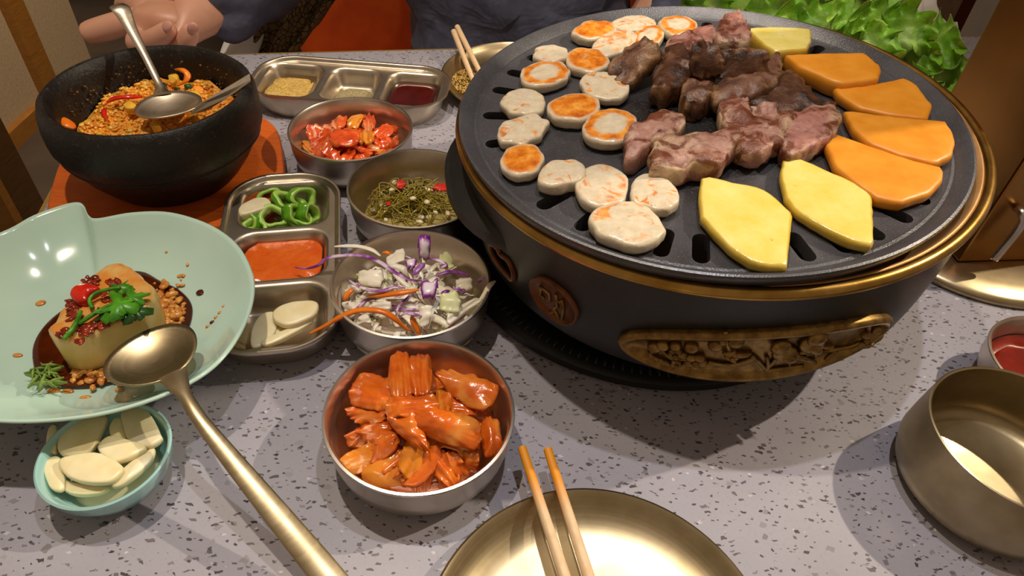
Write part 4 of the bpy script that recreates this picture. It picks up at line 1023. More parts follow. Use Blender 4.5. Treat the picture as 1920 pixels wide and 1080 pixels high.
# ------------------------------------------------------------------ seaweed bowl
disc('dressing', B2, .0480, .0085, 'broth', 'thin yellowish dressing at the bottom of the seaweed bowl', 'dressing', .004, edge=0)
rnd = random.Random(11); g = G()
sc_ = P(770, 375, .012)
for k in range(150):
    a = rnd.random()*2*PI; q = rnd.random()**.6; x = sc_.x+.032*q*math.cos(a); y = sc_.y+.028*q*math.sin(a); h = .0085+.015*(1-q*q)*rnd.uniform(.4, 1)
    hd = rnd.random()*2*PI; cv = rnd.uniform(-.42, .42); pts = []
    for i in range(9):
        pts.append((x, y, h+.0015*math.sin(i*.8+k)))
        hd += cv+rnd.uniform(-.15, .15); x += .0052*math.cos(hd); y += .0052*math.sin(hd); h = max(.0088, h+rnd.uniform(-.0012, .0008))
        d = math.hypot(x-B2.x, y-B2.y)
        if d > .046: hd += 1.2; x = B2.x+(x-B2.x)*.046/d; y = B2.y+(y-B2.y)*.046/d
    g.add(*tube(crom(pts, 22, False), .00055, 4))
o = g.obj('seaweed_strands', MAT['seaweed']); T(o, 'tangle of thin olive green seaweed strands in the steel bowl by the grill', 'seaweed', None, 'stuff')
g1 = 'minced garlic bits on the seaweed'
GB = ['white garlic bit just left of the square red chilli', 'largest white garlic bit, on top of the seaweed', 'garlic bit at the front left rim of the seaweed', 'garlic bit at the middle of the seaweed front', 'garlic bit farthest right in the seaweed bowl', 'garlic bit farthest left in the seaweed bowl',
      'garlic bit right of the one at the seaweed front', 'garlic bit on the left slope of the seaweed', 'tiny garlic bit on the right slope of the seaweed', 'garlic bit on top of the seaweed, right of the largest', 'garlic bit above the square red chilli', 'garlic bit nearest the viewer in the seaweed bowl']
rnd = random.Random(3)
for i, (x, y) in enumerate([(950, 160), (1065, 205), (920, 320), (1110, 305), (1250, 285), (850, 265), (1150, 305), (900, 240), (1185, 280), (1140, 225), (970, 120), (1100, 330)]):
    p = P(400+x/2.843, 300+y/2.843, .024 if 900 < x < 1200 and 150 < y < 290 else .014)
    V, F = ell(p, (rnd.uniform(.0022, .0042), rnd.uniform(.0018, .003), .0018), 8, 5, rnd.random()*3)
    V = [Vector(v)+Vector((.0006*nz(v, 300, i), .0006*nz(v, 300, i+9), 0)) for v in V]
    o = build('garlic_bit', V, F, MAT['garlic_pale']); T(o, GB[i], 'garlic', g1)
def chip(pts, z, th, mat, name, lab, cat, seed, tilt=None, group=None):
    V, F, R = blob([P(x, y, z+th*.6) for x, y in pts], z, th, seed, dome=.0004, rough=.0003, edge=.0002, tilt=tilt, N=24, sharp=True)
    o = build(name, V, F, MAT[mat]); T(o, lab, cat, group); return o
chip(z4([(972, 125), (985, 108), (1015, 108), (1028, 130), (1005, 155), (980, 150)]), .0200, .0018, 'chilli_red', 'chilli_slice', 'square red chilli piece at the far left of the seaweed', 'chilli', 1)
chip(z4([(1160, 150), (1185, 128), (1245, 125), (1255, 165), (1200, 165)]), .0150, .0018, 'chilli_red', 'chilli_slice', 'larger red chilli piece near the grill in the seaweed bowl', 'chilli', 2)
chip(z4([(920, 225), (945, 222), (948, 240), (925, 242)]), .0235, .0014, 'chilli_red', 'chilli_slice', 'tiny red chilli fleck in the middle of the seaweed', 'chilli', 3)
chip(z4([(1290, 285), (1320, 280), (1325, 296), (1300, 300)]), .0130, .0014, 'chilli_red', 'chilli_slice', 'tiny orange chilli fleck at the right rim of the seaweed bowl', 'chilli', 4)

# ------------------------------------------------------------------ cabbage salad
rnd = random.Random(21)
def shreds(count, mat, name, lab, wd, seed, hmax=.036):
    rnd = random.Random(seed); g = G()
    for k in range(count):
        a = rnd.random()*2*PI; s = rnd.random()**.5; x = B3.x-.002+.047*s*math.cos(a); y = B3.y-.004+.046*s*math.sin(a)
        h = .007+(hmax-.007)*(1-s**2.2)*rnd.uniform(.35, 1); hd = rnd.random()*2*PI; sl = rnd.uniform(-.25, .25); pts = []; w0 = rnd.uniform(.4, 1.6)*wd
        cv = rnd.uniform(-.5, .5)
        for i in range(8):
            pts.append(Vector((x, y, h+.0015*math.sin(i*.9+k)))); hd += cv*.5+rnd.uniform(-.2, .2); x += .0045*math.cos(hd); y += .0045*math.sin(hd); h += sl*.0030
            d = math.hypot(x-B3.x, y-B3.y); lim = .051
            if d > lim: x = B3.x+(x-B3.x)*lim/d; y = B3.y+(y-B3.y)*lim/d
            h = max(.006, min(h, hmax+.004))
        m = len(pts); rr = [w0*(.35+.65*math.sin(PI*(i+.6)/(m+.2))) for i in range(m)]
        g.add(*tube(pts, rr, 6, flat=.30, up=(rnd.uniform(-.5, .5), rnd.uniform(-.5, .5), 1)))
    o = g.obj(name, MAT[mat]); T(o, lab, 'cabbage', None, 'stuff'); return o
heap((B3.x, B3.y-.003), .049, .048, .027, .0045, 'white_shred', 'shredded_cabbage', 'packed white cabbage shreds at the bottom of the salad bowl', 'cabbage', 8, .006)
shreds(330, 'white_shred', 'shredded_cabbage', 'loose white cabbage shreds all over the salad bowl', .0029, 4)
shreds(50, 'green_shred', 'shredded_cabbage', 'pale yellow-green cabbage shreds mixed in the salad bowl', .0022, 5)
shreds(70, 'purple', 'shredded_cabbage', 'thin purple cabbage slivers mixed in the salad bowl', .0009, 6, .038)
def zs_(pts): return [(640+x/4.5, 420+y/4.5) for x, y in pts]
def strip(pts, zs, wd, mat, name, lab, cat, flat=.4, group=None, n=26, ends=.35):
    q = crom([P(x, y, z) for (x, y), z in zip(pts, zs)], n, False)
    rr = [wd*(ends+(1-ends)*min(1, 4*min(i, n-1-i)/n)) for i in range(n)]
    V, F = tube(q, rr, 8, flat=flat, up=(.15, .1, 1)); o = build(name, V, F, MAT[mat]); T(o, lab, cat, group); return o
CGp = 'carrot strips in the salad'
strip(zs_([(-270, 925), (-120, 850), (0, 780), (150, 728), (330, 735), (440, 790), (520, 860), (590, 905)]), (.026, .032, .040, .044, .046, .042, .034, .028), .0026, 'carrot', 'carrot_strip', 'longest carrot strip, hanging over the bowl rim onto the tray', 'carrot', .65, CGp, 40)
strip(zs_([(225, 610), (340, 600), (500, 580), (655, 555)]), (.034, .039, .043, .043), .0026, 'carrot', 'carrot_strip', 'straight carrot strip across the middle of the salad', 'carrot', .65, CGp)
strip(zs_([(590, 780), (620, 850), (670, 940)]), (.040, .034, .026), .0028, 'carrot', 'carrot_strip', 'short carrot strip at the front rim of the salad', 'carrot', .6, CGp)
strip(zs_([(25, 650), (55, 590), (100, 550)]), (.026, .030, .032), .0026, 'carrot', 'carrot_strip', 'carrot stub at the left rim of the salad', 'carrot', .6, CGp)
strip(zs_([(345, 245), (385, 240), (420, 262)]), (.036, .038, .036), .0020, 'carrot', 'carrot_strip', 'small carrot curl near the far left of the salad', 'carrot', .6, CGp)
PG = 'purple cabbage strips in the salad'
strip(zs_([(-390, 365), (-300, 375), (-200, 350), (-120, 290), (20, 265), (180, 268), (320, 320), (440, 400), (560, 465), (680, 480)]), (.024, .028, .032, .038, .042, .044, .046, .048, .048, .045), .0022, 'purple', 'purple_cabbage_strip', 'long purple cabbage strip reaching over the tray of orange paste', 'cabbage', .4, PG, 50)
strip(zs_([(55, 465), (120, 510), (240, 560), (360, 560), (440, 535), (540, 540)]), (.032, .036, .040, .043, .044, .044), .0018, 'purple', 'purple_cabbage_strip', 'wavy purple strip above the straight carrot strip', 'cabbage', .4, PG)
strip(zs_([(490, 785), (545, 750), (610, 760), (680, 775)]), (.038, .043, .043, .040), .0018, 'purple', 'purple_cabbage_strip', 'purple arch above the short carrot strip', 'cabbage', .4, PG)
strip(zs_([(730, 290), (830, 310), (880, 345), (830, 375)]), (.045, .045, .044, .043), .0019, 'purple', 'purple_cabbage_strip', 'purple hook at the far side of the salad', 'cabbage', .4, PG)
strip(zs_([(800, 435), (900, 405), (990, 410), (1080, 435)]), (.046, .046, .044, .040), .0020, 'purple', 'purple_cabbage_strip', 'pinkish strip pointing at the right rim of the salad', 'cabbage', .45, PG)
strip(zs_([(1140, 500), (1190, 460), (1240, 415)]), (.036, .037, .038), .0018, 'purple', 'purple_cabbage_strip', 'dark purple strip leaning on the right rim of the salad', 'cabbage', .4, PG)
strip(zs_([(945, 525), (975, 560), (1010, 540), (1035, 570), (1020, 590)]), (.042, .044, .042, .042, .040), .0017, 'purple', 'purple_cabbage_strip', 'crinkled dark purple scrap on the right half of the salad', 'cabbage', .5, PG)
strip(zs_([(610, 430), (650, 380), (700, 330)]), (.044, .046, .047), .0026, 'purple', 'purple_cabbage_strip', 'thick purple strip at the foot of the upright purple leaf', 'cabbage', .4, PG)
strip(zs_([(840, 585), (880, 570), (915, 562)]), (.043, .044, .043), .0016, 'purple', 'purple_cabbage_strip', 'short purple stroke left of the crinkled scrap', 'cabbage', .5, PG)
leaf('purple_cabbage_leaf', zs_([(640, 100), (760, 95), (745, 310), (655, 300)]), (.062, .062, .044, .044), 'purple_leaf', 'upright purple and white cabbage leaf at the far side of the salad', 'cabbage', None, nu=10, nv=14, bulge=.003, ruff=.004, seed=4, rnd=.25, jag=.12, jf=3, fold=.005, th=.0016)
leaf('purple_cabbage_leaf', zs_([(545, 310), (640, 290), (630, 390), (550, 390)]), (.042, .043, .043, .041), 'purple_leaf', 'small bright purple leaf left of the upright leaf', 'cabbage', None, nu=8, nv=8, bulge=.003, ruff=.004, seed=5, th=.0014, rnd=.25, jag=.12, jf=3, fold=.005)
leaf('purple_cabbage_leaf', zs_([(660, 490), (830, 480), (790, 600), (680, 620)]), (.046, .046, .046, .045), 'purple_leaf', 'translucent purple ring-shaped leaf at the centre of the salad', 'cabbage', None, nu=10, nv=10, bulge=.002, ruff=.004, seed=6, th=.0012, rnd=.25, jag=.12, jf=3, fold=.005)
WG = 'white cabbage pieces in the salad'
for i, (q, zs, m, lab) in enumerate([
    ([(130, 380), (360, 370), (330, 520), (140, 510)], (.040, .042, .042, .036), 'white_shred', 'large flat white cabbage piece at the left of the salad'),
    ([(360, 270), (540, 215), (540, 320), (390, 335)], (.036, .038, .041, .040), 'white_shred', 'ragged white cabbage piece near the far rim of the salad'),
    ([(840, 580), (1000, 570), (1010, 740), (830, 720)], (.044, .042, .040, .041), 'green_shred', 'pale yellow cabbage core slice on the right of the salad'),
    ([(820, 270), (920, 250), (960, 370), (840, 360)], (.040, .038, .042, .043), 'green_shred', 'pale green cabbage piece at the far right of the salad'),
    ([(960, 460), (1100, 440), (1110, 560), (980, 570)], (.044, .040, .039, .043), 'white_shred', 'white cabbage piece left of the dark strip at the right rim'),
    ([(880, 760), (1120, 620), (1180, 660), (900, 880)], (.038, .036, .032, .032), 'white_shred', 'long white cabbage slab along the right front rim'),
    ([(140, 780), (230, 760), (270, 880), (120, 870)], (.032, .034, .028, .024), 'white_shred', 'pinkish white piece under the long carrot strip'),
    ([(330, 860), (520, 880), (560, 950), (340, 930)], (.034, .034, .026, .026), 'white_shred', 'white piece at the front rim of the salad below the long carrot strip'),
    ([(650, 690), (780, 680), (740, 850), (660, 880)], (.044, .044, .036, .034), 'white_shred', 'white ribbon running down to the front rim right of the short carrot'),
    ([(240, 640), (430, 650), (410, 720), (250, 720)], (.040, .042, .041, .038), 'white_shred', 'pinkish translucent piece between the two long carrot strips')]):
    leaf('cabbage_piece', zs_(q), zs, m, lab, 'cabbage', WG, nu=12, nv=10, ribs=2, ribamp=.0007, bulge=.002, ruff=.0015, seed=50+i, rnd=.25, th=.0014, jag=.03, jf=2.5, fold=.006)
strip(zs_([(-60, 190), (40, 185), (150, 190), (260, 220), (330, 270)]), (.040, .042, .043, .043, .041), .0024, 'white_shred', 'cabbage_strip', 'white cabbage strip poking over the far left rim of the salad bowl', 'cabbage', .4, WG)
strip(zs_([(1300, 480), (1250, 520), (1210, 590), (1150, 660)]), (.043, .044, .040, .034), .0022, 'white_shred', 'cabbage_strip', 'white cabbage strip poking over the right rim of the salad bowl', 'cabbage', .4, WG)

# ------------------------------------------------------------------ stone pot on its trivet
POT = Vector((-.3214, .5312, 0))
tr = []
for k in range(120):
    a = 2*PI*k/120; e = (abs(math.cos(a-.35))**3.2+abs(math.sin(a-.35))**3.2)**(-1/3.2)
    tr.append((POT.x-.006+.103*e*math.cos(a)*.98, POT.y+.006+.103*e*math.sin(a)))
V, F = rings(tr, (POT.x, POT.y), [(.93, .0004), (.965, .003), (1.0, .013), (1.0, .0165), (.985, .0185), (.6, .0185), (.3, .0185)])
o = build('wooden_trivet', V, F, MAT['trivet'], origin=(POT.x, POT.y, 0), angle=40); T(o, 'orange lacquered wooden trivet under the black stone pot', 'trivet')
prof = [(0, .0190), (.054, .0190), (.060, .026), (.070, .040), (.0772, .054), (.0785, .0575), (.0812, .0585), (.0824, .0600), (.0820, .0614), (.0826, .0630), (.0858, .070), (.0864, .077), (.0864, .086), (.0850, .096), (.0822, .1035), (.0795, .1055), (.0768, .1050), (.0740, .1015), (.0722, .092), (.0700, .07), (.062, .048), (.050, .040), (0, .038)]
prof = [(a*1.02, b) for a, b in prof]; V, F = lathe(prof, 96, (POT.x, POT.y)); V = [Vector(v)+Vector((v[0]-POT.x, v[1]-POT.y, 0))*(.012*nz(v, 30, 2)) for v in V]
o = build('stone_pot', V, F, MAT['stone'], origin=(POT.x, POT.y, .019), angle=38); T(o, 'black stoneware pot with worn rim and a ridge round its side', 'pot')
# kimchi rice with loose grains
def food_z(x, y):
    dx, dy = x-POT.x, y-POT.y
    return .068+.010*(1-(dx*dx+dy*dy)/.0049)+.006*nz((x, y, 0), 30, 4)+.0045*nz((x, y, 0), 85, 7)+.008*dy/.07+.003*nz((x, y, 0), 190, 3)
V = []; F = []; n = 72; m = 20
for i in range(m+1):
    s = i/m
    for k in range(n):
        a = 2*PI*k/n; x = POT.x+.0690*s*math.cos(a); y = POT.y+.0690*s*math.sin(a); V.append((x, y, food_z(x, y)))
for i in range(m):
    for k in range(n): F.append((i*n+k, i*n+(k+1) % n, (i+1)*n+(k+1) % n, (i+1)*n+k))
o = build('kimchi_rice', V, F, MAT['rice'], origin=(POT.x, POT.y, .06)); T(o, 'orange kimchi rice filling the black stone pot', 'rice', None, 'stuff')
rnd = random.Random(8); ga = G(); gb = G(); gc = G()
for k in range(1500):
    a = rnd.random()*2*PI; s = math.sqrt(rnd.random())*.066; x = POT.x+s*math.cos(a); y = POT.y+s*math.sin(a); r = rnd.uniform(.0009, .0019)*(1.5 if k % 9 == 0 else 1)
    gg = ga if k % 8 else gb
    gg.add(*ell((x, y, food_z(x, y)+r*.3), (r*1.5, r*.8, r*.75), 7, 4, rnd.random()*3, .5))
for k in range(170):
    a = rnd.uniform(.1, 3.3); r0 = .0700+.0006*rnd.random(); z = .074+.022*rnd.random()**1.8; q = rnd.uniform(.0004, .0013)
    gc.add(*ell((POT.x+r0*math.cos(a), POT.y+r0*math.sin(a), z), (q*1.4, q, q*.8), 6, 4, a))
o = ga.obj('rice_grains', MAT['rice_grain']); T(o, 'loose orange rice grains on the surface of the pot', 'rice', None, 'stuff')
o = gb.obj('vegetable_bits', MAT['egg']); T(o, 'yellow vegetable bits scattered through the pot', 'vegetable', None, 'stuff')
o = gc.obj('scorched_crust', MAT['crust']); T(o, 'scorched bits stuck to the inner wall of the pot', 'crust', None, 'stuff')
def zp(pts): return [(x/4.155, y/4.155) for x, y in pts]
RP = 'red pepper strips in the stone pot'
strip(zp([(1365, 540), (1420, 545), (1460, 580), (1445, 630), (1380, 670)]), (.092, .094, .092, .088, .084), .0030, 'carrot', 'pepper_strip', 'curved orange pepper strip standing up right of the ladle handle', 'pepper', .6, RP)
strip(zp([(830, 800), (900, 765), (1000, 755), (1110, 755)]), (.084, .086, .086, .084), .0028, 'chilli_red', 'pepper_strip', 'straight red pepper strip left of the ladle', 'pepper', .6, RP)
strip(zp([(385, 900), (420, 890), (450, 920)]), (.078, .079, .078), .0040, 'chilli_red', 'pepper_strip', 'red pepper scrap at the left wall of the pot', 'pepper', .6, RP)
strip(zp([(815, 840), (810, 890), (830, 930)]), (.082, .081, .080), .0022, 'chilli_red', 'pepper_strip', 'thin red pepper strip pointing at the viewer in the pot', 'pepper', .6, RP)
strip(zp([(430, 950), (480, 940), (530, 970), (580, 1000)]), (.080, .081, .080, .078), .0055, 'carrot', 'carrot_slice', 'broad orange carrot slice at the left front of the pot', 'carrot', .4)
for i, (q, lab) in enumerate((([(1230, 640), (1290, 640), (1310, 690), (1260, 700)], 'dark green leaf scrap just right of the ladle neck'), ([(1430, 660), (1490, 655), (1500, 685), (1440, 690)], 'small green leaf scrap right of the curved pepper strip'), ([(1350, 685), (1400, 680), (1400, 700), (1355, 700)], 'green leaf fleck above the ladle bowl'))):
    leaf('green_leaf_scrap', zp(q), (.087, .087, .086, .086), 'herb_dark', lab, 'leaf', None, nu=8, nv=6, bulge=.002, ruff=.002, seed=i)
for i, (q, lab) in enumerate((([(960, 820), (1010, 790), (1060, 820), (1050, 850), (990, 850)], 'yellow cube of vegetable left of the ladle bowl'), ([(1480, 740), (1530, 710), (1560, 750), (1520, 780)], 'yellow bean right of the ladle bowl'), ([(1180, 960), (1240, 945), (1245, 980), (1190, 990)], 'yellow piece at the front rim of the pot'), ([(1310, 590), (1370, 570), (1390, 610), (1330, 640)], 'yellow lump behind the ladle neck'))):
    V, F, R = blob([P(x, y, .084) for x, y in zp(q)], .0785, .006, i, N=20, dome=.001); o = build('vegetable_piece', V, F, MAT['egg']); T(o, lab, 'vegetable', None)
# ladle spoon in the pot
def spoon(name, bowl_c, bowl_ax, a, b, depth, path, widths, thick, mat, label, tilt=0.0, updir=(0, 0, 1), tilt_s=0.0):
    """shallow oval bowl plus a tapering flat handle; bowl_ax points from bowl to handle"""
    root = empty(name, bowl_c); ax = Vector(bowl_ax).normalized(); sd = Vector((-ax.y, ax.x, 0)); up = Vector((0, 0, 1))
    V = []; F = []; n = 40; m = 8
    for side in (0, 1):
        for i in range(m+1):
            s = i/m
            for k in range(n):
                t = 2*PI*k/n; x = a*s*math.cos(t)*(1.0 if math.cos(t) < 0 else 1.06); y = b*s*math.sin(t)*(1-.12*math.cos(t))
                z = -depth*(1-s*s)-(thick if side else 0)+tilt*x+tilt_s*y
                V.append(Vector(bowl_c)+ax*x+sd*y+up*z)
    o0 = (m+1)*n
    for i in range(m):
        for k in range(n):
            k2 = (k+1) % n
            F.append((i*n+k, i*n+k2, (i+1)*n+k2, (i+1)*n+k)); F.append((o0+i*n+k, o0+(i+1)*n+k, o0+(i+1)*n+k2, o0+i*n+k2))
    for k in range(n): F.append((m*n+k, m*n+(k+1) % n, o0+m*n+(k+1) % n, o0+m*n+k))
    build('spoon_bowl', V, F, MAT[mat], root)
    q = crom(path, 40, False); ww = []
    for i in range(40):
        t = i/39*(len(widths)-1); j = min(int(t), len(widths)-2); ww.append(widths[j]+(widths[j+1]-widths[j])*(t-j))
    V = []; F = []
    for i, p in enumerate(q):
        t = (q[min(i+1, 39)]-q[max(i-1, 0)]).normalized(); s_ = t.cross(Vector(updir)).normalized(); u_ = s_.cross(t)
        for cx, cz in ((-1, -.3), (-.8, -1), (.8, -1), (1, -.3), (.8, .6), (0, 1), (-.8, .6)): V.append(p+s_*(ww[i]*cx)+u_*(thick*.9*cz))
    for i in range(39):
        for k in range(7): F.append((i*7+k, i*7+(k+1) % 7, i*7+7+(k+1) % 7, i*7+7+k))
    F += [tuple(range(7)), tuple(273+k for k in range(7))]
    build('handle', V, F, MAT[mat], root, angle=50)
    T(root, label, 'spoon'); return root
lc = P(315, 194, .0935); nk = P(300, 168, .0955)
le = PY(222, 14, .585); lm = lc.lerp(le, .5); lax = Vector((nk.x-lc.x, nk.y-lc.y, 0))
spoon('ladle', lc, lax, .0215, .0270, .007, [lc+lax.normalized()*.019+Vector((0, 0, .0005)), PY(297, 155, nk.y+.010), PY(270, 100, nk.y+.030), PY(243, 48, nk.y+.046), PY(228, 18, nk.y+.055), PY(219, 10, nk.y+.060)], [.0075, .0032, .0034, .0052, .0078, .0070], .0014, 'steel_worn', 'worn steel ladle standing in the rice of the black pot')
# flat scraper leaning on the pot rim
pts = [(P(358, 212, .090)), (P(372, 196, .096)), (P(468, 138, .116)), (P(470, 150, .112)), (P(425, 182, .100)), (P(385, 206, .091))]
nn = Vector((.2, .5, .8)).normalized()
n = len(pts); V = pts+[p-nn*.0014 for p in pts]
o = build('metal_scraper', V, [tuple(range(n)), tuple(range(2*n-1, n-1, -1))]+[(k, n+k, n+(k+1) % n, (k+1) % n) for k in range(n)], MAT['steel_worn'], smooth=False)
T(o, 'flat steel scraper blade resting across the right rim of the black pot', 'scraper')

# ------------------------------------------------------------------ celadon dish with tofu
DZ = .055
dpx = [(0, 436), (62, 404), (118, 384), (146, 379), (158, 386), (167, 404), (185, 409), (250, 398), (320, 398), (392, 420), (442, 455), (470, 500), (478, 545), (465, 600), (430, 660), (380, 706), (300, 746), (200, 776), (100, 790), (0, 792), (-120, 778), (-230, 730), (-290, 650), (-270, 560), (-150, 485)]
dout = crom([P(x, y, DZ) for x, y in dpx], 150)
dc = P(165, 610, .03)
prof = [(.40, .0006), (.47, .0006), (.50, .0050), (.56, .0115), (.80, .0335), (.97, DZ-.0035), (.995, DZ-.0015), (1.0, DZ), (.988, DZ+.0008), (.965, DZ-.0012), (.90, .0465), (.80, .0380), (.68, .0305), (.56, .0262), (.44, .0245), (.3, .0240), (.15, .0238)]
V, F = rings(dout, (dc.x, dc.y), prof)
o = build('celadon_dish', V, F, MAT['celadon'], origin=(dc.x, dc.y, .0006)); T(o, 'large pale green celadon dish with a notched rim, holding tofu in soy sauce', 'dish')
# soy puddle following the dish's bottom
def dish_z(p):
    d = Vector((p.x-dc.x, p.y-dc.y, 0)); ln = d.length
    if ln < 1e-6: return .0238
    best = 1e9
    for q in dout:
        e = Vector((q.x-dc.x, q.y-dc.y, 0)); c = d.normalized().dot(e.normalized())
        if c > .995: best = min(best, ln/e.length)
    if best > 5: best = ln/.12
    pr = [(0, .0238), (.15, .0238), (.3, .0240), (.44, .0245), (.56, .0262), (.68, .0305), (.80, .0380), (.90, .0465), (.965, .0538), (1, .055)]
    for (a, za), (b, zb) in zip(pr, pr[1:]):
        if best <= b: return za+(zb-za)*(best-a)/(b-a)
    return .055
def zf(pts): return [(60+x/3.856, 480+y/3.856) for x, y in pts]
sz = .0285
pud = crom([P(x, y, sz) for x, y in zf([(170, 425), (60, 540), (5, 660), (10, 790), (40, 880), (110, 930), (280, 945), (470, 935), (640, 890), (820, 800), (960, 720), (1080, 610), (1150, 460), (1150, 340), (1060, 240), (930, 180), (790, 110), (600, 130), (380, 280)])], 90)
pc_ = sum(pud, Vector())/90
V, F = rings(pud, (pc_.x, pc_.y), [(.80, sz-.004), (.96, sz-.0014), (1.0, sz-.0002), (.985, sz+.0002), (.9, sz+.0003), (.5, sz+.0003)])
o = build('soy_puddle', V, F, MAT['soy']); T(o, 'dark brown soy sauce puddle around the tofu', 'sauce')
top = [(108, 545), (170, 450), (300, 290), (430, 160), (560, 60), (650, 48), (760, 110), (880, 215), (900, 310), (860, 370), (820, 450), (640, 500), (420, 590), (240, 640), (150, 600)]
V, F, R = blob([P(x, y, .057) for x, y in zf(top)], .0245, .034, 6, dome=.002, rough=.0025, edge=.0015, sharp=True, N=64, taper=1.0)
V = [Vector((v.x, v.y, v.z)) for v in V]
o = build('tofu_block', V, F, MAT['tofu'], rad=R); T(o, 'cream block of soft tofu topped with chilli and herbs in the celadon dish', 'tofu')
TZ = .0595
rnd = random.Random(14); g = G()
for cx, cy, r, k_n in ((310, 350, 70, 16), (420, 180, 60, 8), (600, 190, 50, 10), (390, 535, 55, 14), (500, 480, 60, 14), (230, 560, 50, 8), (300, 430, 50, 8), (350, 620, 30, 4), (540, 300, 60, 8)):
    for k in range(int(k_n*2.6)):
        a = rnd.random()*2*PI; s = rnd.random()**.6*r; p = P(60+(cx+s*math.cos(a))/3.856, 480+(cy+s*.7*math.sin(a))/3.856, TZ+.0008); q = rnd.uniform(.0008, .0019)
        g.add(*ell(p, (q*1.5, q, q*.5), 7, 5, rnd.random()*3, .7))
o = g.obj('chilli_paste_bits', MAT['chilli_oil']); T(o, 'dark red chilli bean bits spread on top of the tofu', 'chilli paste', None, 'stuff')
V, F, R = blob([P(x, y, TZ+.006) for x, y in zf([(275, 285), (310, 225), (370, 205), (450, 210), (490, 240), (420, 280), (395, 330), (330, 330)])], TZ+.001, .006, 3, dome=.002, rough=.001, N=28)
o = build('chilli_slice', V, F, MAT['chilli_red']); T(o, 'glossy red chilli chunk on the left of the tofu top', 'chilli')
rnd = random.Random(31); g = G()
for k in range(240):
    if k < 170: x, y = rnd.gauss(960, 75), rnd.gauss(390, 85)
    else: x, y = rnd.uniform(300, 640), rnd.gauss(850, 40)
    p = P(60+x/3.856, 480+y/3.856, sz+.001); q = rnd.uniform(.0008, .0028)
    g.add(*ell((p.x, p.y, sz+q*.4), (q*1.4, q, q*.7), 8, 5, rnd.random()*3, .7))
for x, y in ((960, 215), (1010, 280), (940, 360), (1040, 430), (900, 440)):
    p = P(60+x/3.856, 480+y/3.856, sz+.003); g.add(*ell(p, (.0046, .0032, .0022), 10, 6, rnd.random()*3, .5))
o = g.obj('minced_garlic', MAT['minced']); T(o, 'minced garlic bits soaked in the soy sauce beside the tofu', 'garlic', None, 'stuff')
# coriander sprig on the tofu
sp_root = empty('coriander_sprig', P(60+620/3.856, 480+370/3.856, TZ+.004))
def stem(pts, zs, r): return tube(crom([P(x, y, z) for (x, y), z in zip(zf(pts), zs)], 14, False), r, 6)
g = G(); g.add(*stem([(230, 600), (290, 530), (335, 450), (350, 400)], (TZ+.002, TZ+.004, TZ+.004, TZ+.004), .0016)); g.add(*stem([(340, 490), (430, 430), (520, 380), (600, 340)], (TZ+.003, TZ+.005, TZ+.006, TZ+.007), .0015)); g.add(*stem([(440, 380), (415, 320), (460, 270), (560, 240), (640, 230)], (TZ+.005, TZ+.006, TZ+.007, TZ+.008, TZ+.008), .0014))
g.obj('stem', MAT['herb'], sp_root)
def lobed(cx, cy, r, z, seed, mat):
    rnd = random.Random(seed); c = P(60+cx/3.856, 480+cy/3.856, z); pts = []
    for k in range(30):
        t = 2*PI*k/30; q = r*(.72+.28*math.cos(5*t+seed)+.10*math.sin(11*t)); pts.append(Vector((c.x+q*math.cos(t), c.y+q*math.sin(t), z+.0022*math.sin(3*t+seed))))
    V = pts+[Vector((p.x, p.y, p.z-.0007)) for p in pts]; a = len(V); V += [c+Vector((0, 0, .003)), c+Vector((0, 0, .0022))]
    F = [(k, (k+1) % 30, a) for k in range(30)]+[(30+(k+1) % 30, 30+k, a+1) for k in range(30)]+[(k, 30+k, 30+(k+1) % 30, (k+1) % 30) for k in range(30)]
    return build('leaf', V, F, MAT[mat], sp_root)
for i, (x, y, r, m) in enumerate(((640, 360, .0150, 'herb'), (720, 310, .0120, 'herb'), (590, 400, .0105, 'herb'), (760, 410, .0105, 'herb_dark'), (640, 235, .0085, 'herb'), (530, 425, .0080, 'herb_dark'), (690, 430, .0080, 'herb_dark'))): lobed(x, y, r, TZ+.0085-.001*i, i+1, m)
T(sp_root, 'fresh green coriander sprig lying on the tofu top', 'herb')
g = G(); rnd = random.Random(6)
for k in range(26):
    x, y = rnd.uniform(0, 200), rnd.uniform(790, 930); p = P(60+x/3.856, 480+y/3.856, sz+.002+rnd.random()*.006); d = Vector((rnd.uniform(-1, 1), rnd.uniform(-.5, .5), rnd.uniform(-.1, .2))).normalized()*.006
    g.add(*tube([p-d, p, p+d], [.0008, .0024, .0008], 6, flat=.35))
o = g.obj('herb_clump', MAT['herb_dull']); T(o, 'wilted chopped herb clump in the soy sauce at the dish front left', 'herb')
DROPS = ['largest brown sauce blot, on the right slope of the celadon dish', 'small sauce drop above the puddle on the right, farthest but one', 'sauce drop just above the puddle, nearest the tofu on the right', 'round sauce drop alone on the left slope, level with the tofu', 'sauce drop alone at the far left, level with the wilted herbs',
 'sauce streak dash in the middle of the streak on the right slope', 'sauce drop touching the far right edge of the puddle', 'widest of the three sauce drops below the puddle', 'middle of the three sauce drops below the puddle', 'lowest sauce drop, nearest the front rim of the dish', 'tiny sauce dot highest on the dish, far right',
 'second dash from the top of the sauce streak on the right slope', 'third dash of the sauce streak, just under the middle', 'lowest dash of the sauce streak on the right slope', 'topmost dash of the sauce streak on the right slope']
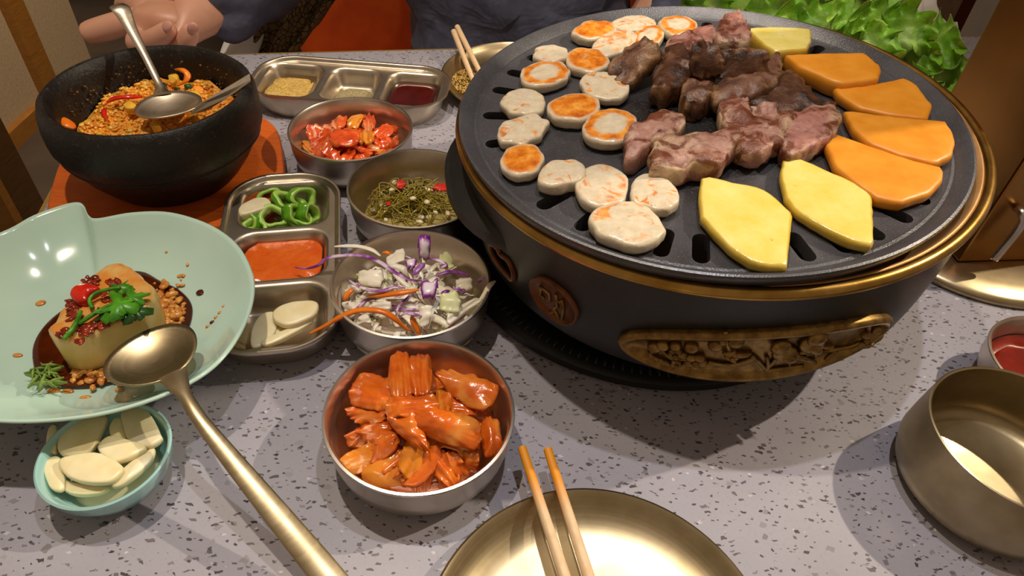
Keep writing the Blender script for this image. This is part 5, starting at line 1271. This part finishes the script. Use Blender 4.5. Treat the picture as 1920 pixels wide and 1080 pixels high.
for i, (x, y, rx, ry, rot) in enumerate(((376, 548, .0034, .0032, 0), (352, 496, .0014, .0018, .3), (344, 517, .0016, .0020, 0), (76, 568, .0036, .0030, .3), (33, 666, .0034, .0018, 0), (398, 604, .0020, .0014, .75), (412, 586, .0016, .0012, .75), (405, 595, .0016, .0012, .75), (390, 612, .0018, .0012, .6), (419, 574, .0012, .0010, .75), (100, 732, .0045, .0024, 0), (127, 734, .0040, .0022, 0), (160, 745, .0036, .0016, .2), (312, 472, .0012, .0012, 0))):
    p = P(x, y, .033)
    for _ in range(8): p = P(x, y, dish_z(p)+.0005)
    V, F = ell((p.x, p.y, p.z), (rx, ry, .0009), 14, 6, rot)
    o = build('sauce_drop', V, F, MAT['minced'] if i not in (0, 5) else MAT['soy']); T(o, DROPS[i], 'sauce', 'sauce splashes on the celadon dish')
# serving spoon
sb = P(286, 664, .0565); sa = P(345, 722, .057)-sb; sa.z = 0
spoon('serving_spoon', sb, sa, .0245, .0285, .0075, [sb+sa.normalized()*.0235+Vector((0, 0, .0006)), P(345, 738, .0582), P(375, 786, .0550), P(440, 868, .0440), P(520, 965, .0320), P(600, 1062, .0210), P(680, 1160, .0120)], [.0095, .0040, .0042, .0058, .0072, .0082, .0086], .0012, 'brass_steel', 'long champagne gold serving spoon leaning out of the celadon dish', tilt=.06)

# ------------------------------------------------------------------ small garlic bowl
gbc = (P(62, 888, .030)+P(322, 812, .030))/2; GR = (P(62, 888, .030)-P(322, 812, .030)).length/2*1.0
vessel('celadon_bowl', gbc, GR, .030, 'celadon_blue', 'small blue-green celadon bowl of garlic slices under the dish edge', 'bowl', None, prof=[(0, .0004), (.55*GR, .0004), (.60*GR, .0025), (.80*GR, .009), (.95*GR, .020), (GR-.0004, .028), (GR, .0296), (GR-.0012, .0304), (GR-.0028, .029), (.88*GR, .020), (.72*GR, .011), (.5*GR, .0065), (0, .0055)])
def z5(pts): return [(x/2.909, 720+y/2.909) for x, y in pts]
GA = 'garlic slices in the small celadon bowl'
heap((gbc.x, gbc.y), .027, .027, .010, .0075, 'garlic_pale', 'garlic_heap', 'garlic slices packed at the bottom of the celadon bowl', 'garlic', 4, .002)
garlic(z5([(320, 330), (350, 250), (440, 200), (580, 180), (570, 250), (500, 370), (390, 405), (330, 380)]), .0225, .005, 'broad garlic slice at the far left of the celadon bowl, shaded by the dish', GA, 'garlic', 21)
garlic(z5([(255, 330), (270, 250), (310, 230), (318, 300), (305, 380), (260, 365)]), .0220, .004, 'narrow garlic slice standing at the left wall of the celadon bowl', GA, 'garlic', 22)
garlic(z5([(600, 260), (620, 200), (660, 190), (680, 250), (690, 310), (630, 318)]), .0230, .004, 'small garlic slice in the gap at the back of the celadon bowl', GA, 'garlic', 23)
garlic(z5([(665, 160), (740, 125), (810, 150), (880, 280), (885, 310), (820, 350), (720, 330), (680, 260)]), .0235, .005, 'large smooth garlic slice with a crease at the far right of the celadon bowl', GA, 'garlic_pale', 24)
garlic(z5([(535, 345), (600, 290), (700, 310), (800, 350), (740, 400), (620, 432), (570, 400)]), .0245, .005, 'garlic slice in the middle of the celadon bowl, notched at its left', GA, 'garlic', 25)
garlic(z5([(240, 450), (290, 400), (340, 420), (360, 540), (330, 590), (270, 560)]), .0210, .004, 'garlic slice low at the left front of the celadon bowl', GA, 'garlic', 26)
garlic(z5([(300, 520), (400, 540), (560, 560), (600, 575), (520, 605), (380, 600)]), .0180, .004, 'thin garlic slice lowest at the front of the celadon bowl', GA, 'garlic', 27)
garlic(z5([(320, 430), (380, 400), (540, 380), (670, 450), (660, 500), (590, 545), (450, 540), (360, 500)]), .0250, .005, 'thick garlic slice topmost at the front of the celadon bowl', GA, 'garlic', 28)
garlic(z5([(610, 560), (660, 480), (760, 400), (845, 352), (830, 420), (750, 500), (660, 560)]), .0215, .004, 'long garlic slice leaning on the right wall of the celadon bowl', GA, 'garlic_pale', 29)

# ------------------------------------------------------------------ lettuce on its tray
tp = [(.609, 1.009), (.505, .725), (.241, .817), (.321, .945)]
cx_, cy_ = sum(p[0] for p in tp)/4, sum(p[1] for p in tp)/4
to = lerp_poly([Vector((x, y, 0)) for x, y in tp], 80)
V, F = rings(to, (cx_, cy_), [(.90, .0005), (.97, .004), (1.0, .026), (1.0, .028), (.985, .028), (.955, .008), (.5, .006)])
o = build('white_tray', V, F, MAT['white_plastic'], origin=(cx_, cy_, .0005), angle=45); T(o, 'white tray under the lettuce at the far right', 'tray')
LG = 'lettuce leaves on the white tray'
LV = [(1335, 10, 60, 24, .1, .075, 'pale lettuce tip at the left end of the pile, over the grill rim'), (1400, 16, 55, 30, .5, .082, 'lettuce leaf beside the dark red jar at the left of the pile'), (1452, 42, 60, 30, .25, .080, 'pale ruffled lettuce leaf just behind the far pineapple'), (1500, 28, 55, 34, -.5, .100, 'upright lettuce leaf with a folded tip near the tissue'),
      (1556, 58, 62, 38, .2, .095, 'bright broad lettuce leaf in the middle of the pile'), (1502, 76, 52, 30, .5, .075, 'lettuce leaf along the grill rim left of the middle'), (1585, 22, 40, 34, -.7, .112, 'curled lettuce leaf below the white tissue'), (1640, 40, 48, 34, -.3, .112, 'frilly lettuce leaf right of the tissue'),
      (1575, 108, 60, 30, .45, .072, 'dark curled lettuce leaf along the grill rim'), (1630, 90, 62, 36, .25, .094, 'frilled lettuce leaf at the heart of the pile'), (1700, 62, 58, 36, .25, .108, 'tall lettuce leaf with a pointed crest at the far right'), (1660, 136, 58, 30, .5, .070, 'lettuce leaf low by the rim in the right half'),
      (1715, 104, 58, 34, .45, .086, 'tightly ruffled lettuce leaf in the right half'), (1762, 84, 44, 40, .9, .092, 'lettuce leaf against the tray edge, farthest right at the top'), (1720, 152, 52, 28, .6, .064, 'lettuce leaf between the rim and the brown column'), (1775, 132, 46, 34, .6, .072, 'lettuce leaf with a bright edge beside the brown column'),
      (1788, 165, 40, 26, .8, .052, 'lowest lettuce frill touching the brown column'), (1680, 8, 42, 28, -.2, .102, 'thin lettuce crest sticking up beside the tissue')]
def lettuce(q, seed, nu=44, nv=34):
    """a loose-leaf lettuce leaf: pale rib, blistered blade, tightly frilled rim"""
    nrm = (q[1]-q[0]).cross(q[3]-q[0]).normalized()
    if nrm.z < 0: nrm.negate()
    eu = (q[1]-q[0])*.5; ev = (q[3]-q[0])*.5; c = sum(q, Vector())/4; V = []; R = []; F = []
    for j in range(nv+1):
        for i in range(nu+1):
            a = 2*i/nu-1; b = 2*j/nv-1
            a2 = a*math.sqrt(1-.42*b*b); b2 = b*math.sqrt(1-.42*a*a); e = math.hypot(a2, b2); e = min(1, e); ang = math.atan2(b2, a2)
            f = max(0, (e-.55)/.45)
            ph = ang*9+4*nz((math.cos(ang), math.sin(ang), .3), 1.6, seed)
            out = 1+.16*nz((math.cos(ang), math.sin(ang), 0), 2.2, seed+4)
            p = c+eu*(a2*out)+ev*(b2*out)
            h = .016*(b2+1)*.5-.004*a2*a2+.006*nz(p, 40, seed)+.003*nz(p, 95, seed+1)
            h += f**1.4*(.0085*math.sin(ph)+.0065*nz((p.x, p.y, 0), 120, seed+2))
            side = f*f*.0055*math.cos(ph*1.0+1.2)
            p = p+nrm*h+eu.normalized()*(side*-math.sin(ang))+ev.normalized()*(side*math.cos(ang))
            V.append(p); R.append(abs(a2)*.6+.25*(b2+1))
    n0 = len(V); W = nu+1; th = .0009
    V += [p-nrm*th for p in V]; R += R[:]
    for j in range(nv):
        for i in range(nu):
            k = j*W+i; F.append((k, k+1, k+W+1, k+W)); F.append((n0+k, n0+k+W, n0+k+W+1, n0+k+1))
    rim = [i for i in range(W)]+[j*W+nu for j in range(1, nv+1)]+[nv*W+i for i in range(nu-1, -1, -1)]+[j*W for j in range(nv-1, 0, -1)]
    for k, l in zip(rim, rim[1:]+rim[:1]): F.append((k, n0+k, n0+l, l))
    return V, F, R
for i, (x, y, a, b, rot, z, lab) in enumerate(LV):
    c, s = math.cos(rot), math.sin(rot); q = [(x+u*a*c-v*b*s, y+u*a*s+v*b*c) for u, v in ((-1, 1), (1, 1), (1, -1), (-1, -1))]
    zz = [z-.018, z-.018, z+.010, z+.010]
    V, F, R = lettuce([P(px, py, h) for (px, py), h in zip(q, zz)], i*1.7)
    o = build('lettuce_leaf', V, F, MAT['lettuce'], rad=R); T(o, lab, 'lettuce', LG)
# filler leaves under the pile, hidden ones left out: a loose bed
o = None
V, F, R = sheet([PY(1640, 60, 1.02), PY(1775, 70, 1.06), PY(1760, -10, 1.10), PY(1660, -25, 1.06)], nu=22, nv=16, bulge=.01, ribs=3, ribamp=.006, ribdir=1, ruff=.012, rfreq=4, seed=4, rnd=.1, th=.0012, jag=.08)
o = build('white_tissue', V, F, MAT['white_paper']); T(o, 'crumpled white paper tissue behind the lettuce', 'tissue')
jb = P(1440, 66, 0)
V, F = lathe([(0, .001), (.022, .001), (.027, .006), (.028, .05), (.026, .075), (.018, .09), (.018, .10), (.0, .10)], 32, (jb.x, jb.y)); o = build('red_jar', V, F, MAT['glassy_red']); T(o, 'glossy dark red jar behind the lettuce', 'jar')

# ------------------------------------------------------------------ bench, coat, person
def rbox(lo, hi, name, mat, parent, bw=.02):
    o = build(name, *box(lo, hi), mat, parent); bevel(o, bw, 4); return o
bn = empty('bench', (-.02, 1.30, FL))
rbox((-.50, 1.02, FL+.30), (.46, 1.50, FL+.42), 'seat', MAT['orange_seat'], bn, .03)
rbox((-.50, 1.40, FL+.421), (.46, 1.52, FL+1.12), 'backrest', MAT['orange_seat'], bn, .05)
for x in (-.44, .36):
    for y in (1.08, 1.42): build('leg', *box((x, y, FL), (x+.05, y+.05, FL+.30)), MAT['iron'], bn, smooth=False)
T(bn, 'orange leather bench behind the table, under the person', 'bench')
V, F, R = sheet([PY(436, 108, .93), PY(552, 104, .97), PY(650, -25, 1.06), PY(500, -45, 1.04)], nu=26, nv=22, bulge=.02, ribs=3, ribamp=.012, ribdir=1, ruff=.01, seed=3, rnd=.1, th=.006)
o = build('printed_coat', V, F, MAT['print']); T(o, 'brown coat with dark round print hanging between sleeve and orange bench', 'coat')
V, F, R = sheet([PY(405, 112, .90), PY(480, 110, .93), PY(500, 55, .97), PY(430, 55, .95)], nu=10, nv=8, bulge=.01, ribs=1, ribamp=.004, rnd=.2, th=.006, seed=2)
o = build('pale_cloth', V, F, MAT['white_paper']); T(o, 'pale cloth glimpsed under the sleeve cuff beside the printed coat', 'cloth')

def skin_mesh(name, joints, edges, mat, parent, root, sub=2, warp=0.0, local_seed=0):
    names = list(joints); ix = {k: i for i, k in enumerate(names)}; b = BASE[parent.name]
    me = bpy.data.meshes.new(name); me.from_pydata([tuple(Vector(joints[k][0])-b) for k in names], [(ix[a], ix[c]) for a, c in edges], [])
    o = bpy.data.objects.new(name, me); COL.objects.link(o)
    sk = o.modifiers.new('skin', 'SKIN'); sk.use_smooth_shade = True; sk.branch_smoothing = .3
    for i, k in enumerate(names):
        r = joints[k][1]; sv = me.skin_vertices[0].data[i]; sv.radius = r if isinstance(r, tuple) else (r, r); sv.use_root = (k == root)
    sb_ = o.modifiers.new('sub', 'SUBSURF'); sb_.levels = sub; sb_.render_levels = sub
    dg = bpy.context.evaluated_depsgraph_get(); m2 = bpy.data.meshes.new_from_object(o.evaluated_get(dg)); bpy.data.objects.remove(o)
    m2.materials.clear(); m2.materials.append(mat)
    if warp:
        for v in m2.vertices:
            q = v.co; d = warp*(nz((q.x*.6, q.y, q.z*1.6), 9, local_seed)+.5*nz((q.x, q.y, q.z*1.5), 22, local_seed+2)); v.co = q+v.normal*d
    m2.polygons.foreach_set('use_smooth', [True]*len(m2.polygons)); m2.update(); m2.name = name
    o = bpy.data.objects.new(name, m2); COL.objects.link(o); o.parent = parent; BASE[o.name] = b; return o
pe = empty('person', (-.02, 1.16, FL))
hd = PY
J = {'pelvis': ((0, 1.16, -.24), (.14, .11)), 'belly': ((-.01, 1.14, -.06), (.13, .10)), 'chest': ((-.02, 1.15, .20), (.15, .10)), 'collar': ((-.02, 1.17, .34), (.09, .07)), 'neck': ((-.02, 1.17, .42), .052), 'head': ((-.02, 1.14, .54), (.078, .090)), 'crown': ((-.02, 1.15, .63), (.070, .080)),
     'shr': ((-.19, 1.16, .33), .055), 'elr': ((-.27, 1.06, .13), .042), 'wr': (hd(408, 28, .835), (.027, .025)),
     'p1': (hd(365, 36, .805), (.035, .026)), 'p2': (hd(312, 42, .79), (.037, .025)),
     'i1': (hd(262, 34, .785), .0165), 'i2': (hd(215, 48, .778), .0158), 'i3': (hd(168, 62, .772), .0150), 'i4': (hd(158, 66, .771), .0125),
     'm1': (hd(262, 12, .815), .0140), 'm2': (hd(238, 8, .845), .0125), 'm3': (hd(228, 12, .865), .0110),
     'r1': (hd(264, 66, .770), .0150), 'r2': (hd(252, 88, .748), .0140), 'r3': (hd(290, 74, .730), .0125), 'r4': (hd(326, 50, .728), .0105),
     'l1': (hd(330, 84, .762), .0145), 'l2': (hd(334, 98, .742), .0130), 'l3': (hd(352, 72, .730), .0115), 'l4': (hd(363, 46, .732), .0095),
     't1': (hd(352, -6, .83), .019), 't2': (hd(305, -8, .828), .0150), 't3': (hd(272, 4, .818), .0125),
     'shl': ((.16, 1.16, .33), .055), 'ell': ((.24, 1.10, .07), .042), 'wl': ((.10, .99, -.13), .028), 'q1': ((.05, .985, -.145), (.036, .020)),
     'qi': ((.0, .97, -.15), .010), 'qi2': ((-.03, .975, -.165), .009), 'qm': ((-.005, .99, -.15), .010), 'qm2': ((-.037, .99, -.165), .009), 'qr': ((-.002, 1.008, -.15), .0095), 'qr2': ((-.03, 1.01, -.165), .0085), 'ql': ((.01, 1.024, -.15), .009), 'ql2': ((-.01, 1.03, -.165), .008), 'qt': ((.06, .955, -.14), .012), 'qt2': ((.035, .938, -.15), .010),
     'kr': ((-.14, .80, -.26), .075), 'ar': ((-.15, .84, -.66), .042), 'fr': ((-.15, .72, -.71), (.04, .03)), 'kl': ((.14, .82, -.26), .075), 'al': ((.15, .86, -.66), .042), 'fl': ((.15, .74, -.71), (.04, .03)), 'nose': ((-.02, 1.035, .555), (.012, .014))}
E_ = [('pelvis', 'belly'), ('belly', 'chest'), ('chest', 'collar'), ('collar', 'neck'), ('neck', 'head'), ('head', 'crown'), ('head', 'nose'), ('collar', 'shr'), ('shr', 'elr'), ('elr', 'wr'), ('wr', 'p1'), ('p1', 'p2'),
      ('p2', 'i1'), ('i1', 'i2'), ('i2', 'i3'), ('i3', 'i4'), ('p2', 'm1'), ('m1', 'm2'), ('m2', 'm3'), ('p2', 'r1'), ('r1', 'r2'), ('r2', 'r3'), ('r3', 'r4'), ('p1', 'l1'), ('l1', 'l2'), ('l2', 'l3'), ('l3', 'l4'), ('p1', 't1'), ('t1', 't2'), ('t2', 't3'),
      ('collar', 'shl'), ('shl', 'ell'), ('ell', 'wl'), ('wl', 'q1'), ('q1', 'qi'), ('qi', 'qi2'), ('q1', 'qm'), ('qm', 'qm2'), ('q1', 'qr'), ('qr', 'qr2'), ('q1', 'ql'), ('ql', 'ql2'), ('q1', 'qt'), ('qt', 'qt2'),
      ('pelvis', 'kr'), ('kr', 'ar'), ('ar', 'fr'), ('pelvis', 'kl'), ('kl', 'al'), ('al', 'fl')]
skin_mesh('body', J, E_, MAT['skin'], pe, 'pelvis')
wv = Vector(J['wr'][0])
JJ = {'hem': ((0, 1.16, -.26), (.19, .15)), 'belly': ((-.03, 1.10, -.06), (.22, .15)), 'chest': ((-.02, 1.14, .20), (.21, .145)), 'collar': ((-.02, 1.17, .35), (.11, .09)),
      'shr': ((-.20, 1.16, .33), .078), 'elr': ((-.28, 1.06, .13), .068), 'm': (wv.lerp(Vector((-.28, 1.06, .13)), .45), .056), 'cuff': (wv.lerp(Vector((-.28, 1.06, .13)), -.10), .044),
      'shl': ((.17, 1.16, .33), .078), 'ell': ((.25, 1.10, .06), .072), 'ml': ((.19, 1.01, -.06), .060), 'cufl': ((.11, .985, -.12), .045)}
skin_mesh('jacket', JJ, [('hem', 'belly'), ('belly', 'chest'), ('chest', 'collar'), ('collar', 'shr'), ('shr', 'elr'), ('elr', 'm'), ('m', 'cuff'), ('collar', 'shl'), ('shl', 'ell'), ('ell', 'ml'), ('ml', 'cufl')], MAT['navy'], pe, 'hem', 3, .030, 3)['label'] = 'dark navy jacket with soft folds'
JT = {'pelvis': ((0, 1.17, -.27), (.17, .12)), 'kr': ((-.14, .80, -.25), .092), 'ar': ((-.15, .84, -.62), .062), 'kl': ((.14, .82, -.25), .092), 'al': ((.15, .86, -.62), .062)}
skin_mesh('trousers', JT, [('pelvis', 'kr'), ('kr', 'ar'), ('pelvis', 'kl'), ('kl', 'al')], MAT['trousers'], pe, 'pelvis')
V, F = ell((-.02, 1.165, .615), (.092, .105, .085), 20, 12); build('hair', V, F, MAT['hair'], pe)
for sx in (-.032, .032):
    V, F = ell((-.02+sx, 1.058, .568), (.011, .007, .007), 10, 6); build('eye', V, F, MAT['white_plastic'], pe)
V, F = ell((-.02, 1.056, .515), (.022, .006, .005), 12, 6); build('mouth', V, F, MAT['nail'], pe)
def nail(a, b, r, side):
    a, b = Vector(J[a][0]), Vector(J[b][0]); d = (b-a).normalized(); toc = (CAMPOS-b).normalized(); nrm = (toc-d*toc.dot(d)+Vector(side)).normalized(); s = d.cross(nrm).normalized(); nrm = s.cross(d)
    c = b+nrm*(r*.80)-d*.001; V = []; F = []
    for v in ell((0, 0, 0), (.0075, .0058, .0022), 12, 6)[0]: V.append(c+d*v[0]+s*v[1]+nrm*v[2])
    build('fingernail', V, ell((0, 0, 0), (1, 1, 1), 12, 6)[1], MAT['nail'], pe)
nail('r3', 'r4', .0105, (0, 0, .5)); nail('l3', 'l4', .0095, (.3, 0, .3))
T(pe, 'person in a dark navy jacket behind the table, open hand beside the black pot', 'person')
